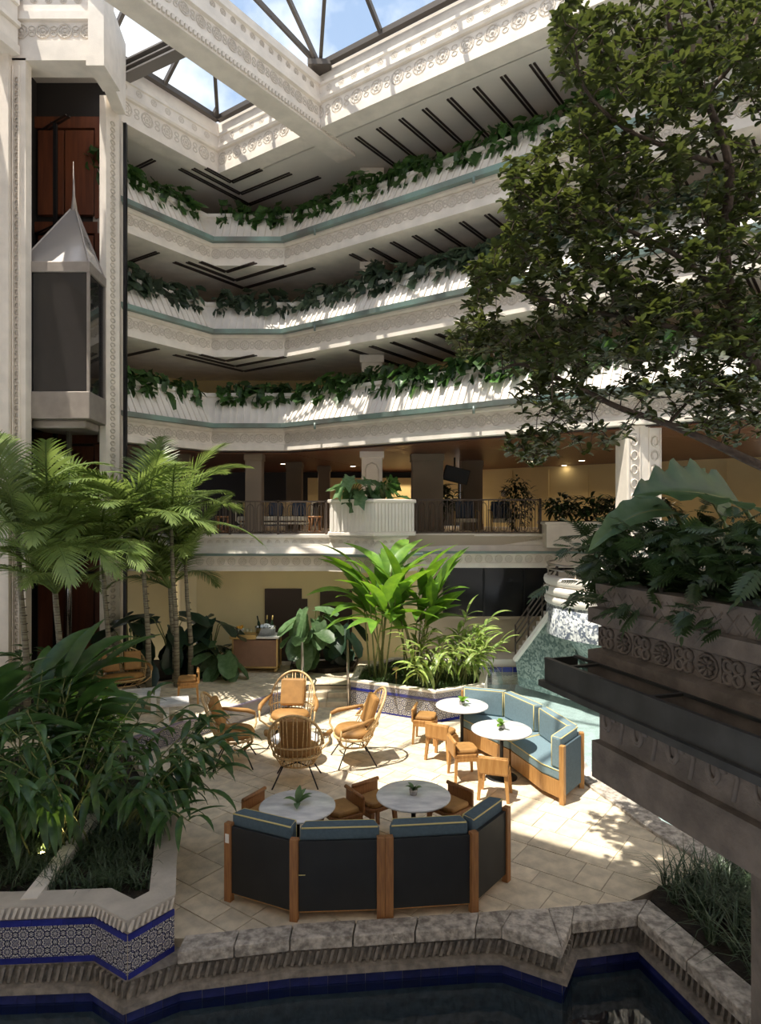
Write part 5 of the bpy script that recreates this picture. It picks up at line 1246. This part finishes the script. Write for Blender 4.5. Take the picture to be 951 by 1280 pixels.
def ear_plant(name, label, loc, n, mt, size, h, spread, seed, azr=(0, 6.28), pitch=(-1.2, .1), group=None, mesh=None):
    rnd = random.Random(seed); t = thing(name, label, 'plant', loc, 0, group); me = mesh or heart_mesh(mt)
    for k in range(n):
        az = rnd.uniform(*azr); hh = rnd.uniform(*h); r = rnd.uniform(.1, 1) * spread; p = Vector((r * math.cos(az), r * math.sin(az), hh))
        MB().tube([(0, 0, 0), (p.x * .35, p.y * .35, hh * .6), (p.x * .8, p.y * .8, hh * .96), p], [.02, .016, .012, .008], 5).build('petiole', M_['cane'], t)
        inst('leaf', me, t, M=Mleaf(p, az + rnd.uniform(-.4, .4), rnd.uniform(*pitch), size * rnd.uniform(.7, 1.2), rnd.uniform(-.4, .4)))
    return t
hd = heart_mesh('alo'); he = heart_mesh('ear')
ear_plant('alocasia', 'dark leaved alocasia just left of the bar cart', (-4.3, 16.9, .4), 16, 'alo', .75, (.4, 1.3), .7, 31, mesh=hd)
ear_plant('alocasia', 'dark leaved alocasia behind the upper terrace stool', (-5.1, 16.3, .4), 16, 'alo', .75, (.4, 1.5), .7, 32, mesh=hd)
ear_plant('alocasia', 'dark alocasia under the palms, behind the loveseat', (-6.0, 15.9, .4), 14, 'alo', .75, (.4, 1.4), .7, 36, mesh=hd)
ear_plant('elephant_ear', 'grey green elephant ears low beside the bar cart, at its left', (-3.95, 16.3, .36), 12, 'ear', .62, (.2, .8), .45, 33, azr=(-2.6, .2), mesh=he)
ear_plant('elephant_ear', 'pale elephant ear plant with drooping leaves right of the bar cart', (-1.75, 17.1, .45), 30, 'ear', .68, (.25, 1.45), .6, 34, azr=(-2.9, .3), mesh=he)
ear_plant('elephant_ear', 'shaded elephant ears between the steps and the dark doorway', (-1.0, 17.3, .45), 12, 'ear', .6, (.3, 1.1), .5, 35, mesh=hd)

# vines hanging over the balconies
def vine_row(label, n, z, mt, seed, size, tmax):
    rnd = random.Random(seed); t = thing('balcony_vine', label, 'plant', (0, 0, 0))
    p = up_path; segs = [(p[0], p[1], 3.5), (p[1], p[2], 2.2), (p[2], p[3], tmax)]; mes = [heart_mesh(mt, 'leaf', .32, 20), heart_mesh(mt, 'leaf', 0, 12), heart_mesh(mt, 'leaf', .25, 16)]
    tot = sum(s[2] for s in segs)
    def spot():
        u = rnd.uniform(0, tot)
        for i, s in enumerate(segs):
            if u <= s[2]: break
            u -= s[2]
        a, b = Vector(s[0]), Vector(s[1]); d = (b - a).normalized(); nr = Vector((d.y, -d.x))
        if i == 0: u = (b - a).length - u
        heap = .75 + .25 * math.sin(u * 2.1 + i + n) * math.sin(u * .7 + n)
        f = rnd.random(); o = -.50 - f * .7; hz = 1.72 + (.10 + .66 * heap * math.sin(min(1, f * 1.4 + .12) * 2.4)) * rnd.uniform(.35, 1)
        if rnd.random() < .16: o = -.52 - rnd.random() * .06; hz = 1.74 - rnd.random() * .24
        q = a + d * u + nr * o; az = math.atan2(nr.y, nr.x) + rnd.uniform(-1.2, 1.2); return Vector((q.x, q.y, z + hz)), az
    for k in range(300):
        q, az = spot(); inst('leaf', rnd.choice(mes), t, M=Mleaf(q, az, rnd.uniform(-1.3, .2), size * rnd.uniform(.6, 1.25), rnd.uniform(-.6, .6)))
    m = MB()
    src = mes[1]; sv_ = [v.co.copy() for v in src.vertices]; sf_ = [tuple(f.vertices) for f in src.polygons]
    for k in range(1000):
        q, az = spot(); M = Mleaf(q + Vector((0, 0, -.04)), az, rnd.uniform(-1.5, .2), size * rnd.uniform(.4, .8), rnd.uniform(-.8, .8)); m.add([M @ v for v in sv_], sf_, True)
    m.build('foliage', M_[mt], t, kind='stuff'); return t
vine_row('fresh green monstera vines trailing along the lowest upper balcony', 2, Zb[2], 'mon', 41, .46, 13)
vine_row('grey green broad leaved vines along the middle upper balcony', 3, Zb[3], 'pothos', 42, .50, 12)
vine_row('dark green vines along the topmost balcony below the ceiling', 4, Zb[4], 'mon', 43, .44, 12)

# terrace level plants
mon = heart_mesh('heli', 'leaf', .3, 20)
ear_plant('monstera', 'pale sunlit monstera in the fluted planter, left side', (-.75, 17.35, ZF + .93), 15, 'heli', .66, (.1, .6), .42, 51, azr=(-3.0, .3), mesh=heart_mesh('ear', 'leaf', .3, 20))
ear_plant('monstera', 'darker monstera at the right side of the fluted planter', (.1, 17.5, ZF + .93), 16, 'mon', .46, (.05, .6), .5, 52, mesh=heart_mesh('mon', 'leaf', .3, 20))
def bush(name, label, loc, rx, rz_, n, mt, size, seed, stem=.5):
    rnd = random.Random(seed); t = thing(name, label, 'plant', loc); m = MB()
    for k in range(5):
        a = rnd.uniform(0, 6.28); MB().tube([(0, 0, 0), (rx * .3 * math.cos(a), rx * .3 * math.sin(a), stem * .6), (rx * .6 * math.cos(a), rx * .6 * math.sin(a), stem + rz_ * .5)], [.02, .014, .006], 5).build('stem', M_['bark'], t)
    me = bl(name, 0, mt, .3, 1, .34, .9); 
    for k in range(n):
        u, v, w_ = rnd.gauss(0, 1), rnd.gauss(0, 1), rnd.gauss(0, 1); l = math.sqrt(u * u + v * v + w_ * w_) + .01; r = rnd.uniform(.5, 1)
        p = Vector((u / l * rx * r, v / l * rx * r, stem + rz_ * .5 + w_ / l * rz_ * r * .6)); az = math.atan2(v, u) + rnd.uniform(-.5, .5)
        m.blade(p, az, rnd.uniform(-.5, .9), size * rnd.uniform(.7, 1.2), size * .32, 1.0, .2, 4)
    m.build('foliage', M_[mt], t, kind='stuff'); return t
bush('potted_shrub', 'tall dense dark shrub behind the right iron railing', (4.1, 19.9, ZF), .48, 1.3, 420, 'shade', .22, 61, .3)
for i, (x, lb) in enumerate(((5.0, 'dark broad leaved shrub at the left end of the parapet planter'), (5.8, 'dark shrub in the middle of the parapet planter'), (6.6, 'dark shrub at the parapet planter beside the tall carved column'), (7.6, 'dark shrub at the right end of the parapet planter'))):
    bush('parapet_shrub', lb, (x, 18.45, ZF + .36), .5, .55, 170, 'shade', .32, 62 + i, .12)
bush('hanging_fern', 'dark potted fern in the lounge behind the dark pillar', (2.0, 22.8, ZF), .7, .9, 200, 'shade', .4, 70, .6)
bush('aloe_shrub', 'orange flowering shrub inside the curved stair parapet', (5.6, 16.4, 2.5), .4, .5, 90, 'heli', .35, 71, .1)

# ------------------------------------------------------------------ grass and ground cover
def grass(name, label, poly, z, n, ln, mt, seed, blades=12, w=.012):
    rnd = random.Random(seed); m = MB(); xs = [p[0] for p in poly]; ys = [p[1] for p in poly]; k = 0
    def inside(x, y):
        c = False; j = len(poly) - 1
        for i in range(len(poly)):
            if (poly[i][1] > y) != (poly[j][1] > y) and x < (poly[j][0] - poly[i][0]) * (y - poly[i][1]) / (poly[j][1] - poly[i][1]) + poly[i][0]: c = not c
            j = i
        return c
    while k < n:
        x, y = rnd.uniform(min(xs), max(xs)), rnd.uniform(min(ys), max(ys))
        if not inside(x, y): continue
        k += 1
        for b in range(blades):
            m.blade((x + rnd.uniform(-.04, .04), y + rnd.uniform(-.04, .04), z), rnd.uniform(0, 6.28), rnd.uniform(.8, 1.5), ln * rnd.uniform(.6, 1.2), w, rnd.uniform(.9, 2.2), .2, 3, lambda t: 1 - t * .9)
    return tag(m.build(name, M_[mt], kind='stuff'), label, 'grass')
grass('liriope_grass', 'dark tufted grass filling the bottom left planter', [(-5.6, 6.85), (-2.85, 6.95), (-2.45, 6.95), (-2.85, 8.4), (-3.3, 9.4), (-4, 9.6), (-5.5, 9)], .38, 520, .28, 'grass', 81, 13, .018)
grass('liriope_grass', 'sunlit low grass edging the island planter', [(-.45, 16.2), (-.5, 15.05), (1.15, 14.15), (2.05, 14.65), (2.4, 15.8), (1.5, 16.9), (.3, 16.9)], .55, 420, .2, 'grassl', 82, 9)
grass('liriope_grass', 'long dark strap grass in the bed at bottom right', [(3.1, 7.55), (3.3, 7.75), (4.1, 7.9), (4.8, 7.9), (5, 5), (4.1, 4.8), (3.6, 5.9)], .02, 200, .62, 'grass', 83, 15, .022)

# ------------------------------------------------------------------ near planter philodendron
rnd = random.Random(90)
def pinnate_mesh(mt):
    m = MB(); m.tube([(0, 0, 0), (.5, 0, .02), (1, 0, -.1)], [.012, .01, .004], 4)
    for k in range(7):
        t = .12 + k * .125; L_ = .42 * math.sin(math.pi * (.2 + t * .72))
        for s in (-1, 1): ribbon(m, (t, 0, .02 * (1 - t)), Vector((.75, s, .05)), Vector((0, 0, 1)), L_, .12, .3, 3)
    ribbon(m, (.95, 0, -.08), Vector((1, 0, -.2)), Vector((0, 0, 1)), .28, .12, .2, 3)
    return m.mesh('leaf', M_[mt])
pm_ = pinnate_mesh('phil')
# top surface of the planter: behind the rim
def planter_pt(t, o): q = nc + D2 * t + nr * o; return q
rimz = zz(735)
for ci, (t0, t1, lb) in enumerate(((-.5, .35, 'feathery philodendron spilling over the far corner of the near planter'), (.3, 1.1, 'philodendron in the middle of the near dark planter'), (1.0, 2.0, 'philodendron nearest the right frame edge in the dark planter'))):
    t = thing('philodendron', lb, 'plant', (0, 0, 0), 0, 'philodendrons in the near planter')
    for k in range(150):
        tt = rnd.uniform(t0, t1); o = -rnd.uniform(-.02, .95); q = planter_pt(tt, o); hz = rimz + rnd.uniform(-.02, .62) * (.55 + .45 * min(1, -o * 1.5 + .3)); az = rnd.uniform(0, 6.28)
        if rnd.random() < .07: q = planter_pt(tt, .05); hz = rimz - rnd.uniform(0, .12); az = math.atan2(nr.y, nr.x) + rnd.uniform(-.8, .8)
        inst('leaf', pm_, t, M=Mleaf((q.x, q.y, hz), az, rnd.uniform(-.9, .5), rnd.uniform(.13, .23), rnd.uniform(-.5, .5)))
    m = MB(); sv_ = [v.co.copy() for v in pm_.vertices]; sf_ = [tuple(f.vertices) for f in pm_.polygons]
    for k in range(160):
        q = planter_pt(rnd.uniform(t0, t1), -rnd.uniform(.05, 1.0)); M = Mleaf((q.x, q.y, rimz + rnd.uniform(-.05, .45)), rnd.uniform(0, 6.28), rnd.uniform(-.7, .7), rnd.uniform(.16, .26), rnd.uniform(-.9, .9)); m.add([M @ v for v in sv_], sf_, True)
    m.build('undergrowth', M_['phil'], t, kind='stuff')
# two big lobed leaves
def big_leaf(label, base, tip, width, mt, wav=.10, droop=.12, foot=None):
    t = thing('elephant_ear_leaf', label, 'plant', foot); f0 = Vector(foot); a = Vector(base) - f0; b = Vector(tip) - f0; d = b - a; ln = d.length; d.normalize(); up = Vector((0, -.55, .85)); side = d.cross(up).normalized(); up = side.cross(d)
    vs = []; fs = []; n = 22; nw = 6
    for i in range(n + 1):
        f = i / n; c = a + d * ln * f + Vector((0, 0, -droop * (2 * f - 1) ** 2 * ln * .6 + droop * .5))
        w_ = width * (math.sin(math.pi * min(1, (.10 + .9 * f) ** .62)) ** .75) * .5
        for j in range(-nw, nw + 1):
            s = j / nw; wv = wav * abs(s) ** 2 * math.sin(f * 30 + (0 if j > 0 else 1.5)) * .35
            vs.append(c + side * s * w_ * (1 + wav * abs(s) * math.sin(f * 30)) + up * (.32 * abs(s) * w_ - .0 + wv * .5))
    W_ = 2 * nw + 1
    for i in range(n):
        for j in range(W_ - 1): fs.append((i * W_ + j, i * W_ + j + 1, (i + 1) * W_ + j + 1, (i + 1) * W_ + j))
    MB().add(vs, fs, True).build('blade', M_[mt], t)
    MB().tube([(0, 0, 0), a * .6 + Vector((.03, 0, .05)), a], [.025, .02, .016], 7).build('petiole', M_['cane'], t)
    rib = MB(); rib.tube([a + d * ln * f + Vector((0, 0, -droop * (2 * f - 1) ** 2 * ln * .6 + droop * .5 - .004)) for f in [k / 8 for k in range(9)]], [.014 - .0015 * k for k in range(9)], 5)
    rib.build('midrib', M_['cane'], t)
q = planter_pt(.5, -.6)
big_leaf('huge dark wavy edged leaf above the near planter', at(925, 628, 5.0), at(790, 618, 4.7), .62, 'bigleaf', .16, .10, (q.x + .5, q.y, rimz))
big_leaf('blue green drooping leaf left of the huge wavy leaf', at(842, 640, 5.0), at(735, 690, 4.8), .30, 'ear', .05, .22, (q.x, q.y + .1, rimz))
big_leaf('pale backlit leaf behind the huge wavy leaf', at(905, 655, 5.3), at(855, 585, 5.2), .42, 'bigleaf', .12, .1, (q.x + .3, q.y + .2, rimz))

# ------------------------------------------------------------------ the tree at right
rnd = random.Random(101)
tree = thing('courtyard_tree', 'large leafy tree overhanging the right side of the courtyard', 'tree', (6.2, 7.6, 0))
T0 = Vector((6.2, 7.6, 0))
limbs = [
    [(6.2, 7.6, -.6), (6.15, 7.6, 1.5), (5.9, 7.6, 3.2), (5.5, 7.5, 4.4)],
    [tuple(at(1090, 640, 7.4)), W3(951, 582, 7.4), W3(900, 558, 7.4), W3(835, 530, 7.3), W3(775, 510, 7.2), W3(718, 482, 7.2), W3(655, 456, 7.1), W3(628, 462, 7.0)],
    [(5.5, 7.5, 4.4), W3(1010, 520, 7.6), W3(940, 450, 7.6), W3(915, 380, 7.5), W3(905, 300, 7.4), W3(912, 210, 7.3), W3(880, 120, 7.2), W3(838, 40, 7.0), W3(830, -60, 7.0)],
    [W3(915, 380, 7.5), W3(860, 330, 7.3), W3(790, 290, 7.1), W3(720, 270, 7.0), W3(665, 250, 6.9)],
    [W3(912, 210, 7.3), W3(850, 190, 7.1), W3(780, 160, 6.9), W3(730, 110, 6.8), W3(720, 60, 6.7)],
    [W3(940, 450, 7.6), W3(880, 420, 7.6), W3(800, 400, 7.4), W3(720, 385, 7.2), W3(640, 360, 7.1), W3(600, 335, 7.1)],
    [W3(905, 300, 7.4), W3(960, 200, 7.5), W3(1000, 60, 7.4), W3(1010, -60, 7.4)],
    [W3(880, 120, 7.2), W3(930, 60, 7.0), W3(960, -20, 7.0)],
    [W3(835, 530, 7.3), W3(880, 480, 7.6), W3(930, 430, 7.9)],
]
nodes = []
def smooth_path(pts, k=4):
    pts = [Vector(p) for p in pts]; out = []
    for i in range(len(pts) - 1):
        p0, p1, p2, p3 = pts[max(0, i - 1)], pts[i], pts[i + 1], pts[min(len(pts) - 1, i + 2)]
        for j in range(k):
            t = j / k; out.append(.5 * ((2 * p1) + (p2 - p0) * t + (2 * p0 - 5 * p1 + 4 * p2 - p3) * t * t + (3 * p1 - p0 - 3 * p2 + p3) * t ** 3))
    out.append(pts[-1]); return out
rad = [(.17, .12), (.06, .012), (.10, .015), (.035, .01), (.035, .01), (.04, .01), (.05, .02), (.03, .01), (.02, .01)]
for i, l in enumerate(limbs):
    sp_ = smooth_path(l); r0, r1 = rad[i]; n_ = len(sp_)
    MB().tube([p - T0 for p in sp_], [r0 + (r1 - r0) * k / (n_ - 1) for k in range(n_)], 7).build('trunk' if i == 0 else 'branch', M_['bark'], tree)
    if i: nodes += sp_[2:]
MB().tube([Vector((5.5, 7.5, 4.4)) - T0, at(1090, 640, 7.4) - T0], .07, 7).build('branch', M_['bark'], tree)
blobs = [(860, 60, 130, 80, 26), (950, 120, 90, 120, 22), (800, 150, 95, 75, 22), (735, 215, 75, 55, 18), (655, 232, 36, 42, 7), (700, 290, 70, 55, 16), (640, 335, 52, 36, 9), (596, 415, 34, 40, 7), (830, 290, 120, 100, 34), (930, 330, 70, 120, 24), (745, 390, 90, 60, 22), (650, 435, 60, 34, 10), (870, 430, 90, 70, 20), (760, 468, 90, 34, 12), (690, 505, 50, 30, 7), (665, 560, 34, 20, 5), (740, 545, 50, 22, 3), (930, 520, 60, 40, 9), (610, 350, 20, 30, 3), (720, 60, 34, 60, 8), (910, 470, 50, 70, 8), (860, 500, 60, 40, 5), (1010, 300, 60, 200, 18)]
tw = MB(); ros_pts = []
for bx, by, rx, ry, w_ in blobs:
    for k in range(int(w_ * 7.2)):
        a = rnd.uniform(0, 6.28); r = math.sqrt(rnd.random()); px, py = bx + rx * r * math.cos(a), by + ry * r * math.sin(a)
        ros_pts.append(at(px, py, rnd.uniform(6.3, 8.5)))
rnd.shuffle(ros_pts)
ros_pts.sort(key=lambda p: min((p - q).length for q in nodes[::3]))
lm = MB(); leaf_objs = 0
def rosette(p, d):
    for k in range(rnd.randint(6, 8)):
        az = rnd.uniform(0, 6.28); pt = rnd.uniform(-.3, .9); s = rnd.uniform(.08, .125)
        lm.blade(p, az, pt, s, s * .46, rnd.uniform(.2, .8), .18, 4, lambda t: (.18 + .82 * math.sin(math.pi * min(1, t * .8 + .05)) ** .8) if t < .97 else .35, roll=rnd.uniform(-.3, .3))
for p in ros_pts:
    q = min(nodes, key=lambda n_: (n_ - p).length); dd = p - q
    mid = q.lerp(p, .5) + Vector((rnd.uniform(-.05, .05), rnd.uniform(-.05, .05), rnd.uniform(-.02, .08)))
    tw.tube([q - T0, mid - T0, p - T0], [.009, .006, .003], 3, caps=False)
    nodes.append(mid); nodes.append(p.copy()) if rnd.random() < .6 else None
    rosette(p - T0, dd); 
    if rnd.random() < .8: rosette(mid - T0 + Vector((0, 0, .02)), dd)
tw.build('twigs', M_['bark'], tree, kind='stuff'); lm.build('foliage', M_['tree'], tree, kind='stuff')
print('tree tris', len(lm.f) * 2)
